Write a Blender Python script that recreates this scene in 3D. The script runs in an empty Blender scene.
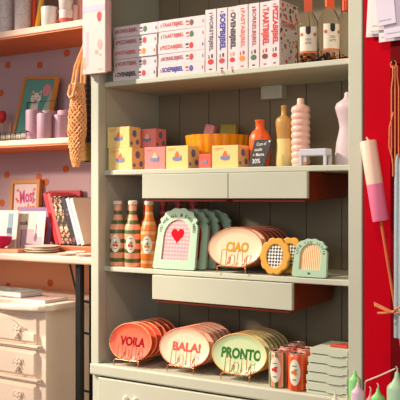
import bpy, bmesh, math, random
from mathutils import Vector, Matrix
random.seed(7)
S = bpy.context.scene
COL = S.collection
PI = math.pi

# ------------------------------------------------------------------ camera
FL = 850.0
TH = math.radians(34)
CAM = Vector((2.004, -2.351, 1.25))
Fd = Vector((-math.sin(TH), math.cos(TH), 0))
Rd = Vector((math.cos(TH), math.sin(TH), 0))
HOR = 198.0
def depth(px, y):
    u = (px - 200) / FL
    return (y - CAM.y) / (Fd.y + u * Rd.y)
def X(px, y):
    u = (px - 200) / FL
    return CAM.x + depth(px, y) * (Fd.x + u * Rd.x)
def Z(px, py, y):
    return CAM.z - depth(px, y) * (py - HOR) / FL
def sc(px, y):
    return FL / depth(px, y)
cam = bpy.data.cameras.new('camera')
cam.sensor_width = 36
cam.lens = 36 * FL / 400
cam.shift_y = -(200 - HOR) / 400
cam.clip_start = 0.05
co = bpy.data.objects.new('camera', cam)
COL.objects.link(co)
co.location = CAM
co.rotation_euler = (PI / 2, 0, TH)
S.camera = co

# ------------------------------------------------------------------ materials
def lin(c):
    out = []
    for v in c[:3]:
        v /= 255
        out.append(v / 12.92 if v <= 0.04045 else ((v + 0.055) / 1.055) ** 2.4)
    return (*out, 1)
MATS = {}
def mat(name, col, rough=0.55, var=0.08, scale=18, metal=0.0, coat=0.0, sub=0.0, bump=0.0, spec=0.5):
    if name in MATS: return MATS[name]
    m = bpy.data.materials.new(name)
    m.use_nodes = True
    nt = m.node_tree; N = nt.nodes; L = nt.links
    b = N['Principled BSDF']
    b.inputs['Roughness'].default_value = rough
    b.inputs['Metallic'].default_value = metal
    b.inputs['Specular IOR Level'].default_value = spec
    b.inputs['Coat Weight'].default_value = coat
    if sub:
        b.inputs['Subsurface Weight'].default_value = sub
        b.inputs['Subsurface Radius'].default_value = (0.01, 0.006, 0.004)
        b.inputs['Subsurface Scale'].default_value = 0.5
    tc = N.new('ShaderNodeTexCoord')
    no = N.new('ShaderNodeTexNoise'); no.inputs['Scale'].default_value = scale; no.inputs['Detail'].default_value = 4
    L.new(tc.outputs['Object'], no.inputs['Vector'])
    mx = N.new('ShaderNodeMix'); mx.data_type = 'RGBA'
    c = lin(col)
    mx.inputs[6].default_value = (*[max(0, v * (1 - var)) for v in c[:3]], 1)
    mx.inputs[7].default_value = (*[min(1, v * (1 + var)) for v in c[:3]], 1)
    L.new(no.outputs['Fac'], mx.inputs[0])
    L.new(mx.outputs[2], b.inputs['Base Color'])
    if bump:
        bp = N.new('ShaderNodeBump'); bp.inputs['Strength'].default_value = bump; bp.inputs['Distance'].default_value = 0.004
        L.new(no.outputs['Fac'], bp.inputs['Height']); L.new(bp.outputs[0], b.inputs['Normal'])
    MATS[name] = m
    return m
def _nodes(name, rough=0.5):
    m = bpy.data.materials.new(name); m.use_nodes = True
    nt = m.node_tree; b = nt.nodes['Principled BSDF']; b.inputs['Roughness'].default_value = rough
    tc = nt.nodes.new('ShaderNodeTexCoord')
    sp = nt.nodes.new('ShaderNodeSeparateXYZ')
    nt.links.new(tc.outputs['Object'], sp.inputs[0])
    MATS[name] = m
    return m, nt, b, sp
def math_(nt, op, a, b=None):
    n = nt.nodes.new('ShaderNodeMath'); n.operation = op
    for i, v in enumerate((a, b)):
        if v is None: continue
        if isinstance(v, (int, float)): n.inputs[i].default_value = v
        else: nt.links.new(v, n.inputs[i])
    return n.outputs[0]
def bands(nt, coord, period, stops, offset=0.0):
    f = math_(nt, 'FRACT', math_(nt, 'ADD', math_(nt, 'DIVIDE', coord, period), offset + 50))
    r = nt.nodes.new('ShaderNodeValToRGB'); r.color_ramp.interpolation = 'CONSTANT'
    e = r.color_ramp.elements
    while len(e) < len(stops): e.new(0.5)
    for i, (p, c) in enumerate(stops): e[i].position = p; e[i].color = lin(c)
    nt.links.new(f, r.inputs[0])
    return r.outputs[0]
def mixc(nt, fac, a, b, mode='MIX'):
    mx = nt.nodes.new('ShaderNodeMix'); mx.data_type = 'RGBA'; mx.blend_type = mode
    for i, v in ((0, fac), (6, a), (7, b)):
        if isinstance(v, (int, float)): mx.inputs[i].default_value = v
        elif isinstance(v, tuple): mx.inputs[i].default_value = lin(v)
        else: nt.links.new(v, mx.inputs[i])
    return mx.outputs[2]
def stripe_mat(name, axis, period, stops, rough=0.45, offset=0.0):
    m, nt, b, sp = _nodes(name, rough)
    nt.links.new(bands(nt, sp.outputs[axis], period, stops, offset), b.inputs['Base Color'])
    return m
def angle_mat(name, n, stops, rough=0.35, metal=0.0, offset=0.0):
    m, nt, b, sp = _nodes(name, rough); b.inputs['Metallic'].default_value = metal
    a = math_(nt, 'ARCTAN2', sp.outputs[1], sp.outputs[0])
    nt.links.new(bands(nt, a, 2 * PI / n, stops, offset), b.inputs['Base Color'])
    return m
def plaid_mat(name, period, base, over):
    m, nt, b, sp = _nodes(name, 0.7)
    k = (255, 255, 255)
    a = bands(nt, sp.outputs[0], period, [(0, base), (0.5, over)])
    c = bands(nt, sp.outputs[2], period, [(0, k), (0.5, tuple(int(255 * (0.55 + 0.45 * v / 255)) for v in over))])
    nt.links.new(mixc(nt, 1.0, a, c, 'MULTIPLY'), b.inputs['Base Color'])
    return m
def checker_mat(name, size, c1, c2):
    m, nt, b, sp = _nodes(name, 0.6)
    ck = nt.nodes.new('ShaderNodeTexChecker'); ck.inputs['Scale'].default_value = 1 / size
    ck.inputs['Color1'].default_value = lin(c1); ck.inputs['Color2'].default_value = lin(c2)
    cb = nt.nodes.new('ShaderNodeCombineXYZ')
    nt.links.new(math_(nt, 'ADD', sp.outputs[0], sp.outputs[2]), cb.inputs[0])
    nt.links.new(math_(nt, 'SUBTRACT', sp.outputs[0], sp.outputs[2]), cb.inputs[1])
    cb.inputs[2].default_value = 0.003
    nt.links.new(cb.outputs[0], ck.inputs['Vector'])
    nt.links.new(ck.outputs[0], b.inputs['Base Color'])
    return m
def blotch_mat(name, scale, stops, rough=0.6, size=0.42):
    m, nt, b, sp = _nodes(name, rough)
    tc = [n for n in nt.nodes if n.type == 'TEX_COORD'][0]
    v = nt.nodes.new('ShaderNodeTexVoronoi'); v.inputs['Scale'].default_value = scale
    nt.links.new(tc.outputs['Object'], v.inputs['Vector'])
    s2 = nt.nodes.new('ShaderNodeSeparateColor'); nt.links.new(v.outputs['Color'], s2.inputs[0])
    r = nt.nodes.new('ShaderNodeValToRGB'); r.color_ramp.interpolation = 'CONSTANT'
    e = r.color_ramp.elements
    while len(e) < len(stops): e.new(0.5)
    for i, (p, c) in enumerate(stops): e[i].position = p; e[i].color = lin(c)
    nt.links.new(s2.outputs[0], r.inputs[0])
    near = math_(nt, 'LESS_THAN', v.outputs['Distance'], size)
    nt.links.new(mixc(nt, near, stops[0][1], r.outputs[0]), b.inputs['Base Color'])
    return m
def glass_mat(name, col=(245, 240, 228)):
    m, nt, b, sp = _nodes(name, 0.03)
    b.inputs['Base Color'].default_value = lin(col)
    b.inputs['Transmission Weight'].default_value = 1.0
    b.inputs['IOR'].default_value = 1.15
    return m

# ------------------------------------------------------------------ mesh builder
class MB:
    def __init__(s): s.bm = bmesh.new()
    def box(s, x0, x1, y0, y1, z0, z1):
        v = [s.bm.verts.new(p) for p in ((x0,y0,z0),(x1,y0,z0),(x1,y1,z0),(x0,y1,z0),(x0,y0,z1),(x1,y0,z1),(x1,y1,z1),(x0,y1,z1))]
        for f in ((0,3,2,1),(4,5,6,7),(0,1,5,4),(1,2,6,5),(2,3,7,6),(3,0,4,7)): s.bm.faces.new([v[i] for i in f])
        return s
    def prism(s, poly, a0, a1, plane='xz', M=None):
        def P(u, w, d):
            p = {'xz': (u, d, w), 'xy': (u, w, d), 'yz': (d, u, w)}[plane]
            return (M @ Vector(p)) if M else p
        A = [s.bm.verts.new(P(u, w, a0)) for u, w in poly]
        B = [s.bm.verts.new(P(u, w, a1)) for u, w in poly]
        n = len(poly)
        s.bm.faces.new(A); s.bm.faces.new(B[::-1])
        for i in range(n):
            s.bm.faces.new((A[i], B[i], B[(i+1) % n], A[(i+1) % n]))
        return s
    def ring(s, outer, inner, y0, y1):
        n = len(outer)
        vs = [[s.bm.verts.new((u, y, w)) for u, w in poly] for poly, y in ((outer, y0), (inner, y0), (inner, y1), (outer, y1))]
        for k in range(4):
            a, b = vs[k], vs[(k+1) % 4]
            for i in range(n):
                j = (i+1) % n
                s.bm.faces.new((a[i], a[j], b[j], b[i]))
        return s
    def lathe(s, prof, seg=28, c=(0,0,0), sx=1, sy=1, cap=True, rad=None, M=None):
        rows = []
        for r, z in prof:
            row = []
            for i in range(seg):
                a = 2 * PI * i / seg
                k = rad(a, r, z) if rad else r
                p = Vector((c[0] + sx * k * math.cos(a), c[1] + sy * k * math.sin(a), c[2] + z))
                row.append(s.bm.verts.new(M @ p if M else p))
            rows.append(row)
        for A, B in zip(rows, rows[1:]):
            for i in range(seg):
                j = (i+1) % seg
                s.bm.faces.new((A[i], A[j], B[j], B[i]))
        if cap:
            s.bm.faces.new(rows[0][::-1]); s.bm.faces.new(rows[-1])
        return s
    def tube(s, pts, r, seg=8, closed=False):
        pts = [Vector(p) for p in pts]; n = len(pts)
        rows = []; up = None
        for i, p in enumerate(pts):
            a = pts[(i-1) % n] if (closed or i > 0) else p
            b = pts[(i+1) % n] if (closed or i < n-1) else p
            t = (b - a)
            if t.length < 1e-9: t = Vector((0,0,1))
            t.normalize()
            if up is None:
                up = Vector((0,0,1)) if abs(t.z) < 0.9 else Vector((1,0,0))
            up = (up - t * up.dot(t))
            if up.length < 1e-6: up = t.orthogonal()
            up.normalize(); sd = t.cross(up)
            rr = r[i] if isinstance(r, (list, tuple)) else r
            rows.append([s.bm.verts.new(p + rr * (up * math.cos(2*PI*k/seg) + sd * math.sin(2*PI*k/seg))) for k in range(seg)])
        m = n if closed else n - 1
        for i in range(m):
            A, B = rows[i], rows[(i+1) % n]
            for k in range(seg):
                j = (k+1) % seg
                s.bm.faces.new((A[k], A[j], B[j], B[k]))
        if not closed:
            s.bm.faces.new(rows[0][::-1]); s.bm.faces.new(rows[-1])
        return s
    def ell(s, c, r, seg=14, rings=9, M=None):
        if isinstance(r, (int, float)): r = (r, r, r)
        prof = [(math.sin(PI * i / rings), -math.cos(PI * i / rings)) for i in range(1, rings)]
        rows = []
        for q, z in prof:
            row = []
            for k in range(seg):
                p = Vector((c[0] + r[0]*q*math.cos(2*PI*k/seg), c[1] + r[1]*q*math.sin(2*PI*k/seg), c[2] + r[2]*z))
                row.append(s.bm.verts.new(M @ p if M else p))
            rows.append(row)
        def tip(z):
            p = Vector((c[0], c[1], c[2] + r[2]*z)); return s.bm.verts.new(M @ p if M else p)
        b, t = tip(-1), tip(1)
        for A, B in zip(rows, rows[1:]):
            for k in range(seg):
                j = (k+1) % seg
                s.bm.faces.new((A[k], A[j], B[j], B[k]))
        for k in range(seg):
            j = (k+1) % seg
            s.bm.faces.new((b, rows[0][j], rows[0][k])); s.bm.faces.new((t, rows[-1][k], rows[-1][j]))
        return s
    def text(s, txt, w, h, M, fn=None, bold=0.02):
        me = text_mesh(txt, bold)
        if not me.vertices: return s
        xs = [v.co.x for v in me.vertices]; ys = [v.co.y for v in me.vertices]
        x0, x1, y0, y1 = min(xs), max(xs), min(ys), max(ys)
        vs = []
        for v in me.vertices:
            p = Vector(((v.co.x - x0) / (x1 - x0) * w - w/2, (v.co.y - y0) / (y1 - y0) * h - h/2, 0))
            vs.append(s.bm.verts.new(fn(p) if fn else M @ p))
        for f in me.polygons:
            try: s.bm.faces.new([vs[i] for i in f.vertices])
            except ValueError: pass
        return s
    def build(s, name, material, parent=None, smooth=False, bevel=0.0, seg=2, label=None, tri=True):
        bm = s.bm
        bmesh.ops.recalc_face_normals(bm, faces=bm.faces)
        me = bpy.data.meshes.new(name)
        if smooth:
            for f in bm.faces: f.smooth = True
        bm.to_mesh(me); bm.free()
        me.materials.append(material)
        if smooth:
            try: me.set_sharp_from_angle(angle=math.radians(50))
            except Exception: pass
        o = bpy.data.objects.new(name, me)
        COL.objects.link(o)
        if parent: o.parent = parent
        if bevel:
            b = o.modifiers.new('bevel', 'BEVEL'); b.width = bevel; b.segments = seg; b.limit_method = 'ANGLE'
        if label: o['label'] = label
        return o
_T = {}
def text_mesh(txt, bold):
    k = (txt, bold)
    if k in _T: return _T[k]
    cu = bpy.data.curves.new('t', 'FONT'); cu.body = txt; cu.resolution_u = 3; cu.offset = bold
    ob = bpy.data.objects.new('t', cu); COL.objects.link(ob)
    dg = bpy.context.evaluated_depsgraph_get()
    me = bpy.data.meshes.new_from_object(ob.evaluated_get(dg))
    bpy.data.objects.remove(ob); bpy.data.curves.remove(cu)
    _T[k] = me
    return me
def facing(y, x=0, z=0, roll=0.0):
    "a frame whose text plane faces the front (-y)"
    return Matrix.Translation((x, y, z)) @ Matrix.Rotation(roll, 4, 'Y') @ Matrix.Rotation(PI/2, 4, 'X')
def facing_right(x, y=0, z=0):
    return Matrix.Translation((x, y, z)) @ Matrix.Rotation(PI/2, 4, 'Z') @ Matrix.Rotation(PI/2, 4, 'X')
def tag(o, label, cat, group=None):
    o['label'] = label; o['category'] = cat
    if group: o['group'] = group
    return o
def thing(name, label, cat, loc=(0,0,0), rot=(0,0,0), group=None):
    o = bpy.data.objects.new(name, None); o.empty_display_size = 0.03
    COL.objects.link(o); o.location = loc; o.rotation_euler = rot
    return tag(o, label, cat, group)
def struct(o):
    o['kind'] = 'structure'; return o
def dup(o, loc, rot=None, label=None, group=None):
    def rec(a, parent):
        c = a.copy(); COL.objects.link(c)
        if parent: c.parent = parent
        for ch in list(KIDS.get(a.name, [])): rec(ch, c)
        return c
    global KIDS
    KIDS = {}
    for q in COL.objects:
        if q.parent: KIDS.setdefault(q.parent.name, []).append(q)
    r = rec(o, None); r.location = loc
    if rot is not None: r.rotation_euler = rot
    if label: r['label'] = label
    if group: r['group'] = group
    return r
KIDS = {}
def circ(r, n=24, c=(0,0), sx=1, sz=1, a0=0, a1=2*PI):
    full = abs(a1 - a0 - 2*PI) < 1e-6
    m = n if full else n + 1
    return [(c[0] + sx*r*math.cos(a0 + (a1-a0)*i/n), c[1] + sz*r*math.sin(a0 + (a1-a0)*i/n)) for i in range(m)]
def radial(poly, c, n):
    "the outline of a star-shaped polygon sampled at n directions from c"
    out = []
    m = len(poly)
    for i in range(n):
        a = 2*PI*i/n; d = (math.cos(a), math.sin(a)); best = None
        for k in range(m):
            p, q = poly[k], poly[(k+1) % m]
            ex, ez = q[0]-p[0], q[1]-p[1]; wx, wz = p[0]-c[0], p[1]-c[1]
            den = d[0]*ez - d[1]*ex
            if abs(den) < 1e-12: continue
            t = (wx*ez - wz*ex) / den; u = (wx*d[1] - wz*d[0]) / den
            if t > 0 and -1e-9 <= u <= 1+1e-9 and (best is None or t > best): best = t
        out.append((c[0] + d[0]*best, c[1] + d[1]*best))
    return out
# ------------------------------------------------------------------ palette
CREAM = mat('painted_wood', (198, 198, 176), 0.5, 0.07, 7)
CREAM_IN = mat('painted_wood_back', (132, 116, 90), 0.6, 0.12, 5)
MAHOG = mat('mahogany', (140, 48, 20), 0.32, 0.35, 9)
GROOVE = mat('dark_gap', (70, 58, 48), 0.8)
WHITE = mat('white_glaze', (236, 230, 220), 0.35, 0.03)
PAPER = mat('paper', (232, 226, 216), 0.7, 0.03)
BOOKW = mat('book_cover_white', (226, 210, 210), 0.45, 0.03)
WALLP = mat('pink_white_plaster', (192, 160, 162), 0.8, 0.04, 4)
BOUNCEW = mat('wall_warm_bounce', (236, 164, 120), 0.7, 0.08, 3)  # warm bounced light under the table, put into the lower wall's colour
DOTC = mat('orange_dot_paint', (205, 98, 40), 0.7, 0.05)
REDW = mat('red_wall_paint', (190, 0, 24), 0.9, 0.07, 3, spec=0.08)
REDSHADE = mat('red_wall_shade', (110, 2, 10), 0.8, 0.1, spec=0.1)  # groove and post shadow on the red wall, put into the colour
FLOORM = mat('floor_boards', (150, 110, 80), 0.5, 0.15, 3)
PINKWOOD = mat('shelf_paint', (234, 196, 170), 0.5, 0.05, 8)
UNDERC = mat('underside_orange', (226, 114, 50), 0.5, 0.18, 9)  # orange colour for the undersides of the wall shelves
BLACK = mat('black_metal', (22, 18, 18), 0.4, 0.2)
GOLD = mat('gold_wire', (205, 130, 80), 0.3, 0.05, metal=0.85)
INKRED = mat('ink_red', (214, 48, 40), 0.6, 0.0)
INKDRED = mat('ink_dark_red', (165, 38, 48), 0.6, 0.0)
INKBLUE = mat('ink_blue', (52, 50, 150), 0.6, 0.0)
INKDARK = mat('ink_dark', (58, 42, 50), 0.6, 0.0)
INKORANGE = mat('ink_orange', (226, 92, 50), 0.6, 0.0)

RW = -0.026                                        # face of the red wall
# ------------------------------------------------------------------ the room
m = MB(); m.box(-3.2, 3.2, 0.40, 0.50, 1.0, 3.4); wb = struct(m.build('wall_back', WALLP))
m = MB(); m.box(-3.2, 3.2, 0.395, 0.50, 0.0, 1.0); struct(m.build('wall_lower', BOUNCEW))  # lower part of the same wall, its warm shade painted in
m = MB(); m.box(-3.2, 3.2, -4.2, 0.40, -0.1, 0.0); struct(m.build('floor', FLOORM))
m = MB(); m.box(-3.2, 3.2, -4.2, 0.50, 3.4, 3.5); struct(m.build('ceiling', mat('ceiling_white', (225, 215, 205), 0.9)))
m = MB(); m.box(1.014, 3.2, RW, 0.395, 0.0, 3.4); struct(m.build('wall_right', REDW))
m = MB(); m.box(X(392, RW), X(392, RW) + 0.03, RW - 0.012, RW, 0.0, 3.4); struct(m.build('wall_shade_strip', REDSHADE))  # strip added in place of the dark groove and shadow
# dots painted on the wall
m = MB()
def dot(px, py, yy=0.3985):
    c = (X(px, 0.4), Z(px, py, 0.4))
    m.prism(circ(0.0165, 18, c, 1.08, 0.98), yy, yy + 0.002)
seen = [(8, 65), (40, 65), (67, 53), (1, 93), (57, 86), (66, 169), (7, 175), (39, 177), (2, 203), (46, 182)]
for q in seen: dot(*q)
for q in ((51, 283), (9, 286)): dot(*q, 0.3945)
for i in range(7):
    for k in range(6):
        xx = -1.25 - 0.2 * i - (0.1 if k % 2 else 0); zz = 1.1 + 0.16 * k
        m.prism(circ(0.0165, 18, (xx, zz)), 0.3985, 0.4005)
m.build('polka_dots', DOTC, wb, label='orange painted polka dots')

# ------------------------------------------------------------------ the cabinet
zA, zB, zC, zD = 1.668, 1.350, 1.004, 0.657
XR, XO0, XO1, XP = 0.965, -0.036, 1.009, 0.0
TOP = 2.25
cab = thing('cabinet', 'tall open grey-green painted wooden cabinet with shelves full of gifts', 'cabinet', (0, 0, 0))
for a, b in ((XO0, XP), (XR, XO1)):
    m = MB(); m.box(a, b, -0.03, 0.015, zD, TOP); m.build('post', CREAM, cab, bevel=0.003)
m = MB(); m.box(XO0 + 0.012, XP - 0.002, 0.015, 0.345, zD, TOP); m.build('side_panel', CREAM, cab)
m = MB(); m.box(XR + 0.002, XO1 - 0.012, 0.015, 0.345, zD, TOP); m.build('side_panel', CREAM, cab)
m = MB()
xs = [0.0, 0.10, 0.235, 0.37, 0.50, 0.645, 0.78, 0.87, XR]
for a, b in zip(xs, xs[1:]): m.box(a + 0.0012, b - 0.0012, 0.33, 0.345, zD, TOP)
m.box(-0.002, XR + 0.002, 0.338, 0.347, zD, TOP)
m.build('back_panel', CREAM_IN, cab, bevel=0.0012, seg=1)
for z in (zA, zB, zC):
    m = MB(); m.box(0, XR, 0.0, 0.329, z - 0.018, z); m.build('shelf', CREAM, cab, bevel=0.003)
m = MB(); m.box(XO0, XO1, -0.03, 0.345, TOP, TOP + 0.04); m.build('cornice', CREAM, cab, bevel=0.005)
m = MB(); m.box(0, XR, -0.028, 0.0, 2.16, TOP); m.build('top_rail', CREAM, cab, bevel=0.003)
m = MB(); m.box(X(262, .3), X(283, .3), 0.29, 0.33, zA - 0.066, zA - 0.018); m.build('cleat', CREAM, cab, bevel=0.003)
# the chest below
m = MB(); m.box(XO0 - 0.002, XO1 + 0.002, -0.036, 0.345, zD - 0.042, zD); m.build('base_top', CREAM, cab, bevel=0.006)
m = MB(); m.box(XO0, XO1, -0.02, 0.345, 0.0, zD - 0.042); m.build('base', CREAM, cab)
m = MB(); m.box(XO0 + 0.035, XO1 - 0.035, -0.0215, -0.019, zD - 0.35, zD - 0.042); m.build('drawer_gap', GROOVE, cab)
for k in range(2):
    m = MB(); z1 = zD - 0.0485 - 0.22 * k; m.box(XO0 + 0.037, XO1 - 0.037, -0.034, -0.019, z1 - 0.21, z1)
    d = m.build('base_drawer', CREAM, cab, bevel=0.003)
    for kx in (X(128, -0.05), 0.83):
        m = MB()
        m.tube([(kx + 0.021*math.cos(t), -0.046 - 0.006*math.sin(t*2)**2, z1 - 0.058 - 0.02*abs(math.sin(t))) for t in [PI*i/12 for i in range(13)]], 0.0045)
        for s_ in (-1, 1): m.lathe([(0.009, 0), (0.01, 0.004), (0.005, 0.016)], 14, M=Matrix.Translation((kx + s_*0.021, -0.034, z1 - 0.058)) @ Matrix.Rotation(PI/2, 4, 'X'))
        m.build('pull', WHITE, d, smooth=True, label='white drawer pull')
# hanging drawers under two shelves
def hung_drawer(x0, x1, zt, split=None):
    for a, b in ([(x0, split - 0.0012), (split + 0.0012, x1)] if split else [(x0, x1)]):
        m = MB(); m.box(a, b, -0.02, -0.004, zt - 0.083, zt)
        dr = m.build('drawer', CREAM, cab, bevel=0.002, label='shallow drawer hung under a shelf')
        m = MB(); zb = zt - 0.0905
        # sloping sides, a bottom and a back
        for xx in (a + 0.010, b - 0.020):
            m.prism([(-0.004, zb), (0.285, zb + 0.012), (0.285, zb + 0.045), (0.30, zb + 0.045), (0.30, zt - 0.001), (-0.004, zt - 0.001)], xx, xx + 0.010, 'yz')
        m.prism([(-0.012, zb - 0.002), (0.28, zb + 0.0105), (0.28, zb + 0.015), (-0.012, zb + 0.004)], a + 0.012, b - 0.012, 'yz')
        m.box(a + 0.012, b - 0.012, 0.275, 0.285, zb + 0.013, zt - 0.002)
        m.build('drawer_box', MAHOG, dr, label='red-brown drawer box')
hung_drawer(X(142, -.02), X(307, -.02), zB - 0.0185, X(228, -.02))
hung_drawer(X(152, -.02), X(292, -.02), zC - 0.0185)

zA, zB, zC, zD = zA + 5e-4, zB + 5e-4, zC + 5e-4, zD + 5e-4       # things stand a hair above the boards
# ------------------------------------------------------------------ bijbel books on the top shelf
EMB = {'t': [((205,40,40),1)], }
def book(title, ink, label, L, W, T, cover=False, icons=((210,45,45),(70,110,60)), tw=0.46, th=0.5):
    big = title[0] in 'OS' or th > 0.6
    "local: spine along x facing -y, thickness along z"
    t = thing('book', label, 'book')
    m = MB(); c = 0.003
    m.prism([(0, 0), (W, 0), (W, c), (c*1.4, c), (c*1.4, T-c), (W, T-c), (W, T), (0, T)], 0, L, 'yz')
    m.build('cover', BOOKW, t, bevel=0.0008, seg=1)
    m = MB(); m.box(0.004, L-0.004, 0.0045, W-0.004, c, T-c); m.build('pages', PAPER, t)
    m = MB(); m.text(title, L*tw, T*th*(1.12 if big else 0.9), facing(-0.0006, L*(0.09+tw/2), T*0.5), bold=0.045 if big else 0.02); m.build('spine_title', ink, t)
    m1 = MB(); r = T*0.2
    x0 = L*(0.16+tw)
    m1.prism(circ(r*1.1, 14, (x0 + L*0.10, T*0.5), 1, 1.25), -0.0006, 0.0)
    m1.build('spine_emblem', mat('emblem_%d_%d_%d' % icons[0], icons[0], 0.6, 0), t)
    for q in ((x0 - 0.004, x0 + 0.008, T*0.54, T*0.70), (x0 - 0.002, x0 + 0.010, T*0.30, T*0.38), (L*0.055, L*0.07, T*0.35, T*0.65), (L*0.95, L*0.97, T*0.36, T*0.62)):
        m2 = MB(); m2.box(q[0], q[1], -0.0006, 0, q[2], q[3]); m2.build('spine_ornament', mat('emblem_%d_%d_%d' % icons[1], icons[1], 0.6, 0), t)
    if cover:
        m3 = MB(); m3.box(0.004, L-0.004, 0.004, W-0.004, T, T+0.0006)
        ca = m3.build('cover_picture', blotch_mat('veg_print', 62, [(0, (232,222,214)), (0.1, (205,60,55)), (0.42, (75,100,70)), (0.58, (225,150,80)), (0.68, (80,70,80)), (0.8, (210,90,90))]), t)
        m4 = MB(); m4.box(L*0.30, L*0.42, 0.006, W-0.012, T+0.0006, T+0.001)
        m4.build('title_band', BOOKW, ca)
        m4 = MB(); m4.text(title, 0.10, 0.021, Matrix.Translation((L*0.36, 0.062, T+0.0014)) @ Matrix.Rotation(PI/2, 4, 'Z'))
        m4.build('cover_title', ink, ca)
    return t
GRP = 'white cook books on the top shelf'
TOM, OLI, ORA, DRK = (208,40,44), (80,110,70), (226,140,40), (60,50,60)
def lay(px0, px1, z, spec, yj, rj, label):
    x0 = X(px0, 0.0); L = X(px1, 0.0) - x0
    t = book(spec[0], spec[1], label, L, 0.165, 0.0385, icons=spec[2])
    t.location = (x0, 0.006 + yj, z); t.rotation_euler = (0, 0, math.radians(rj)); t['group'] = GRP
    return t
T_ = 0.0387
left = [('OVENBIJBEL', INKDARK, (TOM, DRK), 'bottom book with dark lettering OVENBIJBEL in the lying stack beside the pink bag'),
        ('WORSTBIJBEL', INKDRED, (INKD := (150,110,110), DRK), 'second book from the bottom, WORSTBIJBEL, in the stack beside the pink bag'),
        ('PASTABIJBEL', INKRED, (ORA, TOM), 'middle book, PASTABIJBEL with orange emblem, in the stack beside the pink bag'),
        ('PIZZABIJBEL', INKDRED, (TOM, OLI), 'second book from the top, PIZZABIJBEL, in the stack beside the pink bag'),
        ('BORRELBIJBEL', INKDRED, (OLI, DRK), 'topmost book, BORRELBIJBEL, of the lying stack beside the pink bag')]
for i, s_ in enumerate(left):
    lay(112, 155 + (1.5 if i == 4 else 0), zA + i*T_, s_, [0, .003, .001, .004, .0][i], [0, .5, -.4, .3, .6][i], s_[3])
mid = [('SOEPBIJBEL', INKBLUE, ((90,90,160), TOM), 'bottom book, blue lettering SOEPBIJBEL, of the lying stack against the standing books'),
       ('BORRELBIJBEL', INKDRED, (TOM, OLI), 'second book from the bottom, BORRELBIJBEL, in the lying stack against the standing books'),
       ('PIZZABIJBEL', INKRED, (TOM, DRK), 'middle book, PIZZABIJBEL with tomato emblem, in the lying stack against the standing books'),
       ('TAARTBIJBEL', INKRED, (OLI, TOM), 'second book from the top, glinting TAARTBIJBEL, in the lying stack against the standing books'),
       ('TAARTBIJBEL', INKRED, ((120,80,70), TOM), 'topmost book, TAARTBIJBEL, of the lying stack against the standing books')]
for i, s_ in enumerate(mid):
    lay(157, 203.5, zA + i*T_, s_, [0, .002, .0, .003, .001][i], [0, -.3, .3, 0, .5][i], s_[3])
up = [('WORSTBIJBEL', INKDARK, (TOM, DRK), 'upright book with small dark lettering WORSTBIJBEL, first of the row after the lying stacks', .5),
      ('SOEPBIJBEL', INKBLUE, ((200,60,60), DRK), 'upright book with large blue lettering SOEPBIJBEL in the standing row', .62),
      ('OVENBIJBEL', INKDARK, (TOM, ORA), 'upright book with large dark lettering OVENBIJBEL in the standing row', .62),
      ('PASTABIJBEL', INKORANGE, (ORA, TOM), 'upright book with orange-red lettering PASTABIJBEL and orange emblem in the standing row', .5),
      ('BORRELBIJBEL', INKDRED, (OLI, DRK), 'upright book with small dark red lettering BORRELBIJBEL in the standing row', .5),
      ('TAARTBIJBEL', INKRED, ((120,60,50), TOM), 'upright book with large red lettering TAARTBIJBEL in the standing row', .66),
      ('PIZZABIJBEL', INKRED, (TOM, OLI), 'upright book PIZZABIJBEL with its vegetable print cover showing, next to the bottles', .66)]
bx = [204.3, 215.3, 226, 235.7, 247, 258, 269, 278.6]
for i, s_ in enumerate(up):
    x0, x1 = X(bx[i], 0.0), X(bx[i+1], 0.0)
    hh = 0.207
    t = book(s_[0], s_[1], s_[3], hh, 0.13, x1 - x0 - 0.0006, cover=(i == 6), icons=s_[2], th=s_[4], tw=0.58)
    t.location = (x0, 0.006 + 0.002*(i % 3), zA + hh); t.rotation_euler = (0, PI/2, 0); t['group'] = GRP
    if i in (1, 2):
        m = MB(); q = (x1 - x0)/2; m.tube([(hh - 0.0016, 0.004, q), (hh - 0.0016, -0.009, q + 0.003), (hh + 0.003, -0.0115, q + 0.005), (hh + 0.010, -0.0115, q + 0.009)], 0.0014, 6); m.build('ribbon', INKRED, t, smooth=True, label='red ribbon bookmark')

# ------------------------------------------------------------------ clear bottles with orange tape
GLASS = glass_mat('clear_glass')
LABEL = mat('cream_label', (240, 226, 206), 0.6, 0.02)
def wrap(r, x_off=0, z=0, ang=0.0):
    def fn(p):
        a = -PI/2 + (p.x + x_off) / r + ang
        return Vector((r*math.cos(a), r*math.sin(a), z + p.y))
    return fn
def patch(mb, r, halfang, z0, z1, t=0.0006, ang=0.0, n=14):
    pts = [(-PI/2 + ang - halfang + 2*halfang*i/n) for i in range(n+1)]
    A = [[mb.bm.verts.new((rr*math.cos(a), rr*math.sin(a), z)) for a in pts] for rr, z in ((r, z0), (r, z1), (r+t, z1), (r+t, z0))]
    for k in range(4):
        P, Q = A[k], A[(k+1) % 4]
        for i in range(n): mb.bm.faces.new((P[i], P[i+1], Q[i+1], Q[i]))
    for i in (0, n): mb.bm.faces.new([A[k][i] for k in range(4)])
def oval_patch(mb, r, hw, hh, zc, ang=0.0, n=24, t=0.0006):
    "an oval label bent round a bottle of radius r"
    f = wrap(r + t, 0, zc, ang); rings = []
    for q in (0.35, 0.7, 1.0):
        rings.append([mb.bm.verts.new(f(Vector((q*hw*math.cos(2*PI*i/n), q*hh*math.sin(2*PI*i/n), 0)))) for i in range(n)])
    c = mb.bm.verts.new(f(Vector((0, 0, 0))))
    for i in range(n):
        j = (i+1) % n
        mb.bm.faces.new((c, rings[0][i], rings[0][j]))
        for a, b in ((0, 1), (1, 2)): mb.bm.faces.new((rings[a][i], rings[b][i], rings[b][j], rings[a][j]))
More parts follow.
